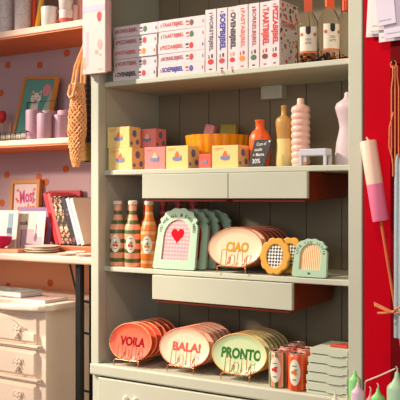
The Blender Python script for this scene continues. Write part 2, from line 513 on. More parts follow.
def syrup(px, y, label, turn):
    t = thing('glass_bottle', label, 'bottle', (X(px, y), y, zA), (0, 0, math.radians(34 + turn)), 'clear glass bottles on the top shelf')
    m = MB()
    m.lathe([(0.029, 0.0), (0.034, 0.005), (0.034, 0.118), (0.031, 0.134), (0.022, 0.152), (0.0125, 0.166), (0.011, 0.18), (0.011, 0.25), (0.0135, 0.252), (0.0135, 0.262)], 28)
    m.build('glass', GLASS, t, smooth=True)
    m = MB(); m.lathe([(0.0122, 0.168), (0.0125, 0.185), (0.0122, 0.245)], 20)
    m.prism([(-0.0125, 0.16), (0.0, 0.165), (0.0125, 0.158), (0.0125, 0.2), (-0.0125, 0.2)], -0.0135, -0.012)
    m.build('neck_tape', mat('orange_tape', (232, 84, 32), 0.5), t, smooth=True)
    m = MB(); patch(m, 0.0343, 0.82, 0.034, 0.112); m.build('paper_label', LABEL, t, smooth=True)
    lb = [o for o in COL.objects if o.parent == t][-1]
    m = MB(); patch(m, 0.0351, 0.82, 0.030, 0.0365); m.build('label_border', mat('orange_ink', (222, 120, 60), 0.6), lb)
    m = MB(); patch(m, 0.0351, 0.22, 0.095, 0.112); oval_patch(m, 0.0351, 0.0077, 0.008, 0.095)
    m.build('label_shield', mat('near_black', (36, 32, 34), 0.6), lb)
    m = MB(); m.text('COLD', 0.017, 0.0065, None, wrap(0.0353, 0, 0.072)); m.text('LATTE', 0.019, 0.0065, None, wrap(0.0353, 0, 0.061)); m.build('label_lettering', INKDARK, lb)
    m = MB()
    for s_ in (-1, 1): oval_patch(m, 0.0351, 0.0055, 0.0055, 0.088, s_*0.62)
    m.build('label_spot', mat('rust_spot', (196, 96, 60), 0.6), lb)
    rnd = random.Random(int(px))
    for nm, c, n_, zlo, zhi in (('dried_fruit', (214, 118, 48), 16, 0.012, 0.030), ('dark_berries', (62, 36, 42), 22, 0.008, 0.026)):
        m = MB()
        for _ in range(n_):
            a, q = rnd.uniform(0, 2*PI), 0.026*math.sqrt(rnd.random()); s2 = rnd.uniform(0.004, 0.0062)
            m.ell((q*math.cos(a), q*math.sin(a), rnd.uniform(zlo, zhi)), (s2, s2*0.9, s2*0.8), 8, 6)
        o = m.build(nm, mat(nm, c, 0.6), t, smooth=True); o['kind'] = 'stuff'
syrup(308, 0.045, 'clear glass bottle with orange neck tape right beside the standing cook books', -6)
syrup(329, 0.040, 'clear glass bottle with orange neck tape, second bottle from the cook books', 10)
syrup(346, 0.120, 'clear glass bottle on the top shelf half hidden by the cabinet post', 50)
# ------------------------------------------------------------------ small gift boxes
YEL = mat('yellow_card', (248, 212, 132), 0.6, 0.03)
PNK = mat('pink_card', (240, 140, 132), 0.6, 0.03)
SPOT = mat('blue_spot', (118, 118, 160), 0.6, 0.0)
EBLUE = mat('emblem_blue', (126, 136, 182), 0.6, 0.0)
EORA = mat('emblem_orange', (238, 112, 62), 0.6, 0.0)
PEACH = mat('emblem_peach', (248, 200, 150), 0.6, 0.0)
def gift_box(px0, px1, y, z, h, d, m_, label, name='gift_box', rot=0):
    x0, x1 = X(px0, y), X(px1, y); w = x1 - x0
    t = thing(name, label, 'box', ((x0+x1)/2, y + d/2, z), (0, 0, math.radians(rot)), 'small gift boxes with a candle emblem')
    m = MB(); m.box(-w/2, w/2, -d/2, d/2, 0, h); m.build('carton', m_, t, bevel=0.0012, label=None)
    yy = -d/2
    m = MB(); zc = h*0.52; s_ = h*0.5
    m.prism([(-s_*0.28, zc - s_*0.04), (s_*0.30, zc - s_*0.04), (s_*0.24, zc + s_*0.16), (s_*0.08, zc + s_*0.50), (-s_*0.04, zc + s_*0.44), (-s_*0.22, zc + s_*0.18)], yy-0.0006, yy)
    m.build('emblem_flame', PEACH if m_ is PNK else EORA, t)
    m = MB()
    for k in range(7):
        u = (k-3)/3; m.prism(circ(s_*(0.13 if k % 2 else 0.16), 12, (u*s_*0.36, zc - s_*0.16 - (1-u*u)*s_*0.08 + (0.05*s_ if k % 2 else 0)), 0.8, 1.1), yy-0.0008 - 0.0001*k, yy)
    m.box(s_*0.42, s_*0.47, yy-0.0012, yy, zc - s_*0.30, zc + s_*0.14)
    m.build('emblem_scribble', EBLUE, t)
    m = MB(); m.box(-w*0.40, -w*0.08, yy-0.0006, yy, h*0.86, h*0.885); m.box(-w*0.40, -w*0.2, yy-0.0006, yy, h*0.80, h*0.815); m.build('caption', EORA, t)
    m = MB()
    for (a, b, r) in ((-0.05, 0.68, 0.17), (0.22, 0.28, 0.13), (-0.32, 0.2, 0.09)):
        m.prism([(a*d + r*h*math.cos(q), b*h + r*h*math.sin(q)) for q in [2*PI*i/16 for i in range(16)]], w/2, w/2+0.0006, 'yz')
    m.build('side_dots', SPOT, t)
    return t
gift_box(108.5, 132, 0.012, zB, 0.079, 0.072, YEL, 'yellow gift box under another yellow box at the end of the second shelf')
gift_box(107.5, 129, 0.014, zB + 0.0795, 0.075, 0.066, YEL, 'yellow gift box stacked on top of another yellow box', rot=1.5)
gift_box(136, 156, 0.105, zB, 0.0790, 0.075, PNK, 'pink gift box at the back, under another pink box')
gift_box(138.5, 155.5, 0.108, zB + 0.0795, 0.072, 0.066, PNK, 'pink gift box raised at the back beside the two stacked yellow boxes')
gift_box(144.5, 165, 0.015, zB, 0.077, 0.070, PNK, 'pink gift box at the shelf edge between two yellow boxes')
gift_box(166, 188, 0.015, zB, 0.078, 0.070, YEL, 'yellow gift box between the pink box and the orange bowl')
gift_box(212, 238, 0.015, zB, 0.073, 0.070, YEL, 'yellow gift box in front of the fluted orange bowl')
gift_box(198.5, 210.5, 0.035, zB, 0.048, 0.055, mat('rose_card', (226, 96, 84), 0.6), 'small dark pink box tucked between two yellow boxes below the bowl')

# ------------------------------------------------------------------ fluted bowl
bc = (X(218, 0.206), 0.206)
R_ = 32 / sc(217, 0.213)
hb = 0.121
m = MB()
fl = lambda a, r, z: r * (1 + 0.035*abs(math.sin(a*11)) * min(1, z/0.03))
rows_out = [(0.060, 0.0), (0.066, 0.004), (R_*0.80, 0.03), (R_*0.93, 0.065), (R_*0.99, hb)]
rows_in = [(R_*0.95, hb), (R_*0.89, 0.066), (R_*0.74, 0.034), (0.05, 0.012)]
m.lathe(rows_out + rows_in, 132, rad=fl)
bowl = m.build('fluted_bowl', mat('orange_ceramic', (246, 152, 20), 0.32, 0.08, 30), smooth=True)
bowl.location = (bc[0], bc[1], zB); tag(bowl, 'large orange fluted bowl behind the yellow gift boxes', 'bowl')
m = MB(); m.box(-0.032, 0.032, -0.012, 0.012, 0, 0.136)
o = m.build('soap_bar', mat('olive_soap', (150, 138, 52), 0.5), bevel=0.003); o.location = (X(226, 0.22), 0.217, zB + 0.028); o.rotation_euler = (math.radians(-6), math.radians(4), 0)
tag(o, 'olive green block standing in the orange bowl', 'soap')
m = MB(); m.box(-0.02, 0.02, -0.012, 0.012, 0, 0.126)
o = m.build('soap_bar', mat('rose_soap', (232, 150, 150), 0.5), bevel=0.004); o.location = (X(205, 0.225), 0.214, zB + 0.042); o.rotation_euler = (math.radians(-4), math.radians(14), 0)
tag(o, 'pale pink block leaning in the orange bowl', 'soap')

# ------------------------------------------------------------------ bottle-shaped vase and slate sign
m = MB()
m.lathe([(0.030, 0), (0.0335, 0.004), (0.0335, 0.03), (0.036, 0.085), (0.0345, 0.103), (0.026, 0.118), (0.0165, 0.126), (0.0145, 0.132), (0.0145, 0.150), (0.0165, 0.152), (0.0165, 0.157), (0.012, 0.158)], 36)
o = m.build('bottle_vase', mat('vermilion_ceramic', (248, 102, 40), 0.38, 0.05), smooth=True); o.location = (X(260, 0.09), 0.09, zB)
tag(o, 'orange-red bottle vase behind the black chalk sign', 'vase')
ys = 0.022
t = thing('chalk_sign', 'slanted black slate sign with white handwriting by the orange vase', 'sign', (X(256, ys), ys, zB + 0.001), (math.radians(-9), 0, 0))
w2 = 0.031
m = MB(); m.prism([(-0.030, 0), (0.030, 0), (0.052, 0.088), (-0.014, 0.088)], 0, 0.005); bd = m.build('slate', mat('slate', (62, 56, 54), 0.75, 0.15, 40), t, bevel=0.001)
m = MB()
for s_, dx, dz, w_, h_ in (('Com of', 0.014, 0.074, 0.036, 0.011), ('mode', 0.004, 0.056, 0.028, 0.011), ('+ Mama', 0.006, 0.039, 0.042, 0.011), ('30%', -0.001, 0.018, 0.030, 0.015)):
    m.text(s_, w_, h_, facing(-0.0006, dx, dz, -0.06), bold=0.012)
m.ell((0.043, -0.0006, 0.081), (0.0035, 0.0008, 0.0035))
m.build('chalk_writing', mat('chalk', (238, 232, 222), 0.8, 0), bd)

# ------------------------------------------------------------------ shaped candles
def dress(name, prof, sx, sy, px, y, m_, label):
    m = MB(); m.lathe(prof, 40, sx=sx, sy=sy); o = m.build(name, m_, smooth=True)
    o.location = (X(px, y), y, zB); tag(o, label, 'candle'); return o
m_, nt, b_, sp = _nodes('ochre_wax', 0.45)
f_ = math_(nt, 'GREATER_THAN', sp.outputs[2], 0.092)
nt.links.new(mixc(nt, f_, (236, 208, 132), (186, 140, 66)), b_.inputs['Base Color'])
bodyp = [(0.026, 0), (0.0285, 0.004), (0.0285, 0.03), (0.0255, 0.075), (0.024, 0.10), (0.027, 0.125), (0.029, 0.148), (0.025, 0.160), (0.013, 0.167), (0.0095, 0.172), (0.0095, 0.195), (0.011, 0.197), (0.009, 0.202)]
dress('bottle_candle', bodyp, 1, 0.8, 284, 0.105, m_, 'two-tone ochre and pale yellow bottle-shaped candle between the orange vase and the ribbed pink one')
p = [(0.026, 0), (0.029, 0.003)]
for k in range(9):
    z0 = 0.006 + k*0.0205
    for q in range(7): p.append((0.0275 + 0.0034*math.sin(PI*q/6), z0 + 0.0205*q/6))
p += [(0.022, 0.194), (0.013, 0.198), (0.0115, 0.204), (0.0115, 0.215), (0.009, 0.218)]
dress('ribbed_candle', p, 1, 1, 300.7, 0.082, mat('pink_wax', (242, 190, 170), 0.45, 0.03), 'pale pink ribbed candle like stacked rings behind the small white bench')
p = [(0.036, 0), (0.0385, 0.004), (0.0385, 0.035), (0.035, 0.07), (0.027, 0.103), (0.0245, 0.118), (0.028, 0.14), (0.036, 0.166), (0.0395, 0.180), (0.034, 0.192), (0.016, 0.203), (0.012, 0.207), (0.0085, 0.211), (0.0085, 0.222), (0.005, 0.226)]
dress('torso_candle', p, 0.98, 0.7, 347, 0.075, mat('rose_grey_wax', (208, 186, 188), 0.5, 0.03), 'pale pinkish dress-form candle against the cabinet post by the red wall')
# little bench
xa, xb = X(298.5, 0.0), X(325.5, 0.0)
t = thing('mini_bench', 'small white metal bench standing empty before the ribbed candle', 'bench', ((xa+xb)/2, 0.024, zB))
hw = (xb-xa)/2
m = MB(); m.box(-hw, hw, -0.022, 0.022, 0.029, 0.051); m.build('bench_top', mat('cool_white_metal', (206, 206, 212), 0.4, 0.03), t, bevel=0.003)
for a in (-1, 1):
    for c in (-1, 1):
        m = MB(); x_ = a*(hw-0.0045); y_ = c*0.0175; m.box(x_-0.0045, x_+0.0045, y_-0.0045, y_+0.0045, 0, 0.0295); m.build('leg', MATS['cool_white_metal'], t)
m = MB(); m.lathe([(0.010, 0), (0.0115, 0.002), (0.0115, 0.012), (0.008, 0.013)], 20); o = m.build('tealight', mat('peach_wax', (240, 186, 140), 0.5), smooth=True)
o.location = (X(303.5, 0.026), 0.026, zB); tag(o, 'tiny peach tealight under the small white bench', 'candle')

# ------------------------------------------------------------------ striped bottles on the third shelf
def bottle_mats(key, c1, c2, c3):
    a = stripe_mat('stripes_' + key, 2, 0.034, [(0, c1), (0.56, c2), (0.90, c3)], 0.35, 0.1)
    return a
PG = bottle_mats('pink_green', (244, 170, 136), (84, 104, 52), (120, 130, 70))
OR = bottle_mats('orange', (244, 128, 42), (246, 178, 120), (236, 96, 30))
RD = bottle_mats('red', (214, 62, 56), (236, 130, 118), (180, 36, 40))
BPROF = [(0.026, 0), (0.030, 0.005), (0.030, 0.128), (0.0285, 0.142), (0.022, 0.160), (0.0165, 0.176), (0.0142, 0.19), (0.0142, 0.222), (0.016, 0.223), (0.016, 0.233), (0.0135, 0.235)]
def juice(px, y, m_, label, fruit=None):
    t = thing('striped_bottle', label, 'bottle', (X(px, y), y, zC), (0, 0, math.radians(28)), 'striped bottles on the third shelf')
    m = MB(); m.lathe(BPROF, 30); m.build('glass_body', m_, t, smooth=True)
    m = MB(); m.lathe([(0.0164, 0.222), (0.0168, 0.224), (0.0168, 0.234), (0.013, 0.2365)], 20); m.build('cap', mat('cream_cap', (238, 220, 196), 0.4) if fruit else mat('rose_cap', (206, 96, 88), 0.4), t, smooth=True)
    if fruit:
        m = MB(); oval_patch(m, 0.0305, 0.0185, 0.031, 0.082, -0.12); lb = m.build('oval_label', mat('cream_label2', (242, 232, 208), 0.6, 0.02), t, smooth=True)
        m = MB()
        for dx, dz, r in ((-0.005, -0.003, 0.0055), (0.005, -0.005, 0.005)): oval_patch(m, 0.0314, r, r, 0.080 + dz, -0.12 + dx/0.03)
        m.build('label_fruit', mat('fruit_%d%d%d' % fruit, fruit, 0.5, 0), lb)
        for q in ((0.008, 0.0016, 0.086, -0.12), (0.0018, 0.008, 0.086, -0.05), (0.0065, 0.0012, 0.064, -0.12), (0.008, 0.0012, 0.102, -0.12)):
            m = MB(); oval_patch(m, 0.0313, *q); m.build('label_leaf', mat('leaf_green', (70, 100, 60), 0.6, 0), lb)
juice(118, 0.038, PG, 'pink and green striped bottle with cherry label, nearest the cabinet side', (214, 50, 40))
juice(133, 0.038, PG, 'pink and green striped bottle with cherry label, between its twin and the orange bottle', (214, 50, 40))
juice(149.3, 0.030, OR, 'orange checked bottle with orange label beside the heart frame', (226, 130, 36))
juice(131, 0.112, PG, 'striped bottle in the back row behind the two green striped bottles')
juice(147, 0.112, RD, 'red bottle in the back row just behind the orange bottle')
juice(163, 0.235, RD, 'red bottle at the back above the near shoulder of the heart frame')
juice(178.5, 0.245, RD, 'red bottle at the back over the scalloped top of the heart frame')
juice(193.5, 0.245, RD, 'red bottle at the back, farthest from the green striped bottles')

# ------------------------------------------------------------------ scalloped arch frames
MINT = mat('mint_frame', (172, 202, 170), 0.5, 0.03)
def arch_outline(w, h, body, nl):
    pts = [(w/2, 0.004), (w/2*0.94, body-0.012)]
    pts += [(w/2*0.94 - 0.012 + 0.012*math.cos(a), body - 0.012 + 0.012*math.sin(a)) for a in (0.4, 0.8, 1.2, PI/2)]
    ra, rz = w*0.40, h - body - 0.008
    for k in range(nl):
        a0, a1 = PI*k/nl, PI*(k+1)/nl
        for q in range(1, 8):
            a = a0 + (a1-a0)*q/8; bump = 1 + 0.14*math.sin(PI*q/8)
            pts.append((ra*math.cos(a)*bump, body + max(rz*math.sin(a)*bump, 0.0)))
    pts += [(-x, z) for x, z in pts[:6][::-1]]
    pts += [(-w/2 + 0.006, 0), (w/2 - 0.006, 0)]
    return pts
def arch_inner(w, z0, z1):
    r = w/2; return [(r, z0), (r, z1 - r*1.05)] + [(r*math.cos(a), z1 - r*1.05 + r*1.05*math.sin(a)) for a in [PI*i/16 for i in range(1, 16)]] + [(-r, z1 - r*1.05), (-r, z0)]
PLAID = plaid_mat('pink_plaid', 0.013, (246, 186, 184), (242, 168, 170))
STRIPY = stripe_mat('cream_stripes', 0, 0.0064, [(0, (246, 222, 172)), (0.55, (214, 140, 84))], 0.7)
def arch_frame(w, h, body, iw, iz0, iz1, label, pic, heart, px, y, nl=6, lean=11, words=True, group=None, rz=0):
    t = thing('photo_frame', label, 'frame', (X(px, y), y, zC + 0.0026), (math.radians(-lean), 0, math.radians(rz)), group)
    N_ = 140; c = (0, (iz0+iz1)/2)
    out = radial(arch_outline(w, h, body, nl), c, N_); inn = radial(arch_inner(iw, iz0, iz1), c, N_)
    m = MB(); m.ring(out, inn, 0, 0.012); m.build('frame_border', MINT, t)
    m = MB(); m.prism(inn, 0.0045, 0.0105); pc = m.build('picture', pic, t)
    if heart:
        s_ = iw*0.24; zc_ = iz0 + (iz1-iz0)*0.62
        pts = []
        for i in range(40):
            a = 2*PI*i/40; pts.append((s_*16*math.sin(a)**3/16, zc_ + s_*(13*math.cos(a) - 5*math.cos(2*a) - 2*math.cos(3*a) - math.cos(4*a))/15))
        m = MB(); m.prism(pts, 0.0035, 0.0046); m.build('heart', mat('heart_red', (206, 16, 32), 0.8, 0, spec=0.1), pc)
    if words:
        m = MB(); wd = 'YOU ARE ALL I EVER NEED' if heart else 'LOVE YOU ALWAYS'
        n = len(wd); ra = iw/2 + (w - iw)*0.22; r2 = (iz1 + h - 0.012)/2 - body*0.86; zc_ = body*0.86
        L_ = PI*1.12
        for i, ch in enumerate(wd):
            if ch == ' ': continue
            a = PI/2 + L_/2 - L_*(i+0.5)/n
            s_ = 0.085*w*0.72
            m.text(ch, s_*0.8, s_, facing(-0.0006, ra*math.cos(a), zc_ + r2*math.sin(a), (PI/2 - a)))
        m.build('frame_lettering', mat('frame_ink', (60, 66, 58), 0.6, 0), t)
        if not heart:
            m = MB(); m.prism(circ(0.004, 10, (0, iz0*0.5), 1.3, 0.8), -0.0006, 0); m.build('frame_dot', MATS['frame_ink'], t)
    return t
GF = 'large scalloped arch photo frames'
arch_frame(0.176, 0.215, 0.158, 0.112, 0.032, 0.172, 'large mint arch frame with red heart on pink plaid', PLAID, True, 173, 0.001, nl=6, group=GF)
PK2 = mat('plain_pink', (224, 150, 140), 0.7)
RD2 = mat('plain_crimson', (190, 40, 46), 0.7)
arch_frame(0.170, 0.212, 0.158, 0.112, 0.032, 0.172, 'large arch frame directly behind the heart frame', RD2, False, 184.5, 0.048, words=False, group=GF)
arch_frame(0.170, 0.212, 0.158, 0.112, 0.032, 0.172, 'large arch frame third from the front behind the heart frame', PK2, False, 195, 0.095, words=False, group=GF)
arch_frame(0.170, 0.208, 0.155, 0.112, 0.032, 0.172, 'large arch frame rearmost, in the dark beyond the oval plates', RD2, False, 207.5, 0.145, words=False, group=GF)
arch_frame(0.117, 0.124, 0.088, 0.072, 0.022, 0.104, 'small mint arch frame with cream stripes beside the ochre flower frames', STRIPY, False, 308.5, 0.001, nl=6, lean=10)
# daisy frames
OCH = mat('ochre_frame', (226, 164, 54), 0.45, 0.05)
CHK = checker_mat('black_check', 0.0105, (238, 232, 220), (52, 52, 56))
def daisy(px, y, label):
    t = thing('daisy_frame', label, 'frame', (X(px, y), y, zC + 0.0024), (math.radians(-9), 0, 0), 'ochre flower frames')
    n = 120; a_, b_2 = 0.055, 0.060; c = (0, 0.0605)
    out = [(c[0] + a_*(0.90 + 0.10*abs(math.cos(5*q))**0.7)*math.cos(q), c[1] + b_2*(0.90 + 0.10*abs(math.cos(5*q))**0.7)*math.sin(q)) for q in [2*PI*i/n + 1e-4 for i in range(n)]]
    inn = [(c[0] + 0.029*math.cos(q), c[1] + 0.037*math.sin(q)) for q in [2*PI*i/n + 1e-4 for i in range(n)]]
    m = MB(); m.ring(out, inn, 0, 0.013); m.build('flower_border', OCH, t, bevel=0.003)
    m = MB(); m.prism(inn, 0.004, 0.010); m.build('checked_picture', CHK, t, label='black and white checked oval')
daisy(273, 0.001, 'ochre flower-shaped frame with checked oval, in front beside the oval plates')
daisy(288, 0.052, 'ochre flower-shaped frame half hidden behind its twin and the mint frame')

# ------------------------------------------------------------------ oval plates in wire racks
def plate(word, body, rim, ink, label, group, lettering=True, ls=0.62, lh=0.034, bold=0.045, a=0.1035):
    t = thing('oval_plate', label, 'plate', group=group)
    b = 0.0665
    M = Matrix.Translation((0, 0.012, b)) @ Matrix.Rotation(PI/2, 4, 'X')      # dish axis towards the viewer
    def pr(scale): return None
    m = MB()
    prof = [(0.55, -0.002), (0.62, -0.004), (0.82, 0.0), (0.985, 0.0085), (1.0, 0.0105), (0.985, 0.0120), (0.93, 0.0100), (0.80, 0.0045), (0.70, 0.0030), (0.02, 0.0030)]
    m.lathe([(q*b, z) for q, z in prof], 56, sx=a/b, M=M); m.build('dish', body, t, smooth=True)
    m = MB()
    m.tube([M @ Vector((a*0.993*math.cos(q), b*0.993*math.sin(q), 0.0110)) for q in [2*PI*i/56 for i in range(56)]], 0.0021, 6, True)
    m.build('rim_line', rim, t, smooth=True)
    if lettering:
        m = MB(); m.text(word, 2*a*ls, lh, facing(0.012 - 0.0036, 0.004, b*1.04), bold=bold); m.build('plate_lettering', ink, t)
    return t
def rack(px, y, z, n, pitch, label):
    x0 = X(px, y); ln = n*pitch + 0.03
    t = thing('plate_rack', label, 'rack', (x0, y, z), group='gold wire plate racks')
    r = 0.0017; hw_ = 0.054
    for s_ in (-1, 1):
        m = MB()
        m.tube([(s_*hw_, 0, r), (s_*hw_, 0, 0.0195), (s_*hw_, 0.004, 0.0225), (s_*hw_, ln, 0.0225), (s_*hw_, ln + 0.003, 0.0195), (s_*hw_, ln + 0.003, r)], r)
        m.build('rail', GOLD, t, smooth=True)
    m = MB()
    m.tube([(-hw_, 0.006, 0.0225), (hw_, 0.006, 0.0225)], r); m.build('crossbar', GOLD, t, smooth=True)
    m = MB(); m.tube([(-hw_, ln-0.01, 0.0225), (hw_, ln-0.01, 0.0225)], r); m.build('crossbar', GOLD, t, smooth=True)
    for k in range(n+1):
        for s_ in (-0.032, 0.030):
            m = MB(); yy = 0.006 + k*pitch - (0.001 if k else 0.002)
            lean = 0.2
            pts = [(s_ - 0.011, yy, 0.029), (s_ - 0.011, yy + 0.043*lean, 0.071), (s_ - 0.007, yy + 0.050*lean, 0.077), (s_ + 0.003, yy + 0.050*lean, 0.077), (s_ + 0.007, yy + 0.043*lean, 0.071), (s_ + 0.009, yy, 0.029), (s_ + 0.016, yy, 0.029), (s_ + 0.017, yy + 0.02*lean, 0.049), (s_ + 0.022, yy + 0.024*lean, 0.053), (s_ + 0.026, yy + 0.02*lean, 0.049), (s_ + 0.024, yy, 0.029)]
            m.tube(pts, r*0.85, 6); m.build('prong', GOLD, t, smooth=True)
    return t
ORD = ['front', 'second', 'third', 'fourth', 'fifth', 'sixth', 'seventh']
def plate_row(word, px, y, z, n, pitch, body, rims, ink, colour, where, ls, lh, front_label, a=0.1035, alt=None):
    rack(px, y, z, n, pitch, 'gold wire rack holding the %s oval plates' % colour)
    g = '%s oval plates %s' % (colour, where)
    for k in range(n):
        lb = front_label if k == 0 else '%s oval plate, %s from the front %s' % (colour, ORD[k], where)
        if alt and k >= 2: lb = '%s oval plate, %s from the front %s' % (alt[0], ORD[k], where)
        p = plate(word, alt[1] if alt and k >= 2 else body, rims[min(k, len(rims)-1)], ink, lb, g, True, ls, lh, a=a)
        p.location = (X(px, y), y + 0.0100 + k*pitch, z + 0.0190); p.rotation_euler = (math.radians(-12), 0, 0)
GR = mat('gold_rim', (232, 176, 104), 0.35, 0.05)
plate_row('VOILA', 125.8, -0.027, zD, 6, 0.031, mat('coral_glaze', (240, 98, 66), 0.48, 0.04), [mat('coral_rim', (244, 160, 110), 0.35)], mat('letter_crimson', (150, 8, 26), 0.8, 0, spec=0.1), 'coral red', 'of the coral rack', 0.60, 0.033, 'coral red oval plate lettered VOILA at the front of its rack', a=0.0935)
plate_row('BALA!', 180, -0.010, zD, 6, 0.030, mat('blush_glaze', (244, 206, 172), 0.45, 0.04), [mat('blush_rim', (236, 140, 110), 0.35)], mat('letter_rose', (220, 92, 82), 0.8, 0, spec=0.1), 'pale pink', 'of the pale pink rack', 0.56, 0.031, 'pale pink oval plate with pink lettering at the front of its rack')
plate_row('PRONTO', 235, -0.014, zD, 7, 0.0255, mat('pistachio_glaze', (196, 210, 160), 0.42, 0.04), [GR], mat('letter_green', (54, 110, 46), 0.8, 0, spec=0.1), 'pale green', 'of the rack beside the cans', 0.74, 0.036, 'pale green oval plate lettered PRONTO at the front of its rack')
plate_row('CIAO', 231, -0.006, zC, 7, 0.030, mat('peach_glaze', (244, 210, 172), 0.45, 0.04), [mat('peach_rim', (206, 120, 86), 0.35)], mat('letter_gold', (206, 156, 44), 0.8, 0, spec=0.1), 'peach cream', 'of the third shelf rack', 0.42, 0.034, 'peach cream oval plate with gold lettering CIAO at the front of its rack', alt=('rust brown', mat('rust_glaze', (186, 96, 72), 0.45, 0.04)))

# ------------------------------------------------------------------ striped cans
CG = angle_mat('can_green', 7, [(0, (72, 112, 62)), (0.42, (238, 150, 118)), (0.86, (236, 214, 170))], 0.35)
CO = angle_mat('can_orange', 9, [(0, (232, 82, 30)), (0.5, (236, 112, 60)), (0.85, (222, 66, 24))], 0.35)
CR = angle_mat('can_rose', 8, [(0, (214, 96, 84)), (0.5, (236, 160, 130))], 0.35)
LID = mat('can_lid', (226, 160, 140), 0.3, 0.05, metal=0.4)
def can(px, y, m_, label, fruit):
    t = thing('drink_can', label, 'can', (X(px, y), y, zD), (0, 0, math.radians(20)), 'drink cans on the bottom shelf')
    m = MB(); m.lathe([(0.024, 0), (0.027, 0.002), (0.0295, 0.008), (0.0295, 0.103), (0.027, 0.110), (0.0255, 0.111)], 34); m.build('can_body', m_, t, smooth=True)
    m = MB(); m.lathe([(0.0268, 0.110), (0.0275, 0.1125), (0.0268, 0.115), (0.0245, 0.115), (0.0235, 0.111)], 30); l = m.build('lid', LID, t, smooth=True)
    m = MB(); m.ell((0.004, 0, 0.1125), (0.008, 0.005, 0.0015)); m.build('pull_tab', LID, l, smooth=True)
    if fruit:
        m = MB(); oval_patch(m, 0.0297, 0.0185, 0.040, 0.058, -0.2); lb = m.build('oval_label', MATS['cream_label2'], t, smooth=True)
        m = MB()
        for dx, dz in ((-0.005, 0.0), (0.004, -0.003), (0.003, 0.004)): oval_patch(m, 0.0306, 0.005, 0.005, 0.058 + dz, -0.25 + dx/0.03)
        m.build('label_fruit', mat('fruit_%d%d%d' % fruit, fruit, 0.5, 0), lb)
        for q in ((0.006, 0.002, 0.066, -0.1), (0.009, 0.0012, 0.078, -0.22), (0.008, 0.0015, 0.036, -0.22)):
            m = MB(); oval_patch(m, 0.0305, *q); m.build('label_leaf', MATS['leaf_green'], lb)
can(278.3, 0.002, CG, 'green and pink striped can with red fruit label at the shelf edge', (214, 50, 40))
can(297.6, -0.004, CO, 'orange striped can with orange fruit label beside the mint boxes', (226, 130, 36))
can(288.3, 0.085, CR, 'pink can behind the green striped one', None)
can(305.5, 0.085, CO, 'orange can behind the orange striped one, next to the boxes', None)
can(297.5, 0.160, CR, 'pink can farthest back behind the striped cans', None)

# ------------------------------------------------------------------ stack of mint boxes
MB_ = mat('mint_card', (202, 208, 184), 0.65, 0.03)
offs = [306.5, 306.5, 307.5, 308, 310]
for k in range(5):
    x0 = X(offs[k], -0.02); x1 = 0.958
    h = 0.0272; w = x1 - x0
    lab = ['flat mint carton at the bottom of the stack by the cabinet post', 'second flat mint carton from the bottom of the stack', 'middle flat mint carton of the five in the stack', 'second flat mint carton from the top of the stack', 'topmost flat mint carton of the stack, red paper on it'][k]
    t = thing('mint_carton', lab, 'box', (x0, -0.022 + 0.001*k, zD + k*(h+0.0004)), group='mint cartons on the bottom shelf')
    m = MB(); m.box(0, w, 0.002, 0.15, 0, h); m.build('tray', MB_, t, bevel=0.001)
    m = MB(); m.prism([(0, h), (0, h*0.42), (w*0.48, h*0.42), (w*0.54, h*0.26), (w*0.86, h*0.26), (w*0.92, h*0.42), (w, h*0.42), (w, h)], -0.0015, 0.002)
    m.build('lid_flap', MB_, t)
    m = MB(); m.prism([(0.008, h*0.42), (0.008, h*0.32), (w*0.48, h*0.34), (w*0.54, h*0.18), (w*0.86, h*0.18), (w*0.92, h*0.34), (w - 0.004, h*0.34), (w-0.004, h*0.42), (w*0.92, h*0.42), (w*0.86, h*0.26), (w*0.54, h*0.26), (w*0.48, h*0.42)], 0.0008, 0.0022)
    m.build('slot', mat('mint_slot', (98, 88, 68), 0.8), t)
m = MB(); m.prism([(0, 0.012), (0.058, 0.012), (0.058, 0.05), (0.03, 0.055)], 0, 0.008, 'xy')
o = m.build('paper_pack', mat('red_pack', (206, 60, 42), 0.5), bevel=0.002); o.location = (X(328, 0.01), 0.01, zD + 5*(0.0276)); tag(o, 'small red paper pack lying on the mint carton stack', 'pack')
# ------------------------------------------------------------------ shelves on the dotted wall
SX = XO0 - 0.004
def wall_shelf(zt, th, yf, label):
    t = thing('wall_shelf', label, 'shelf', (SX - 0.7, 0.40, zt - th))
    m = MB(); m.box(-0.75, 0.7, yf - 0.4, -0.001, 0.006, th); m.build('shelf_board', PINKWOOD, t, bevel=0.003)
    m = MB(); m.box(-0.75, 0.7, yf - 0.396, -0.001, 0.0, 0.006); m.build('underside', UNDERC, t, label='orange underside')
z1, z2 = 1.936, 1.484
wall_shelf(z1, 0.032, 0.10, 'upper pink-white wall shelf carrying cups and jars')
wall_shelf(z2, 0.028, 0.08, 'lower pink-white wall shelf carrying lilac candles and a framed picture')
# upper shelf goods
SPK = blotch_mat('speckled_white', 160, [(0, (232,216,208)), (0.45, (206,160,160)), (0.6, (232,216,208)), (0.8, (200,190,190))], 0.4)
def cyl(name, px, y, z, r, h, m_, label, cat, group=None, taper=1.0, hollow=False):
    m = MB()
    prof = [(r*taper*0.93, 0), (r*taper, 0.003), (r, h - 0.002), (r*0.95, h)]
    if hollow: prof += [(r*0.88, h - 0.001), (r*taper*0.85, 0.006)]
    m.lathe(prof, 32); o = m.build(name, m_, smooth=True); o.location = (X(px, y), y, z)
    return tag(o, label, cat, group)
def jar(px, label):
    t = thing('printed_jar', label, 'jar', (X(px, 0.16), 0.16, z1), group='tall printed jars on the upper wall shelf')
    m = MB(); m.lathe([(0.031, 0), (0.034, 0.004), (0.034, 0.17), (0.031, 0.178)], 32); m.build('jar_body', SPK, t, smooth=True)
    m = MB(); m.lathe([(0.0325, 0.177), (0.034, 0.179), (0.034, 0.198), (0.03, 0.202)], 32); m.build('lid', WHITE, t, smooth=True)
    return t
jar(5.5, 'tall speckled white jar at the far left of the upper wall shelf')
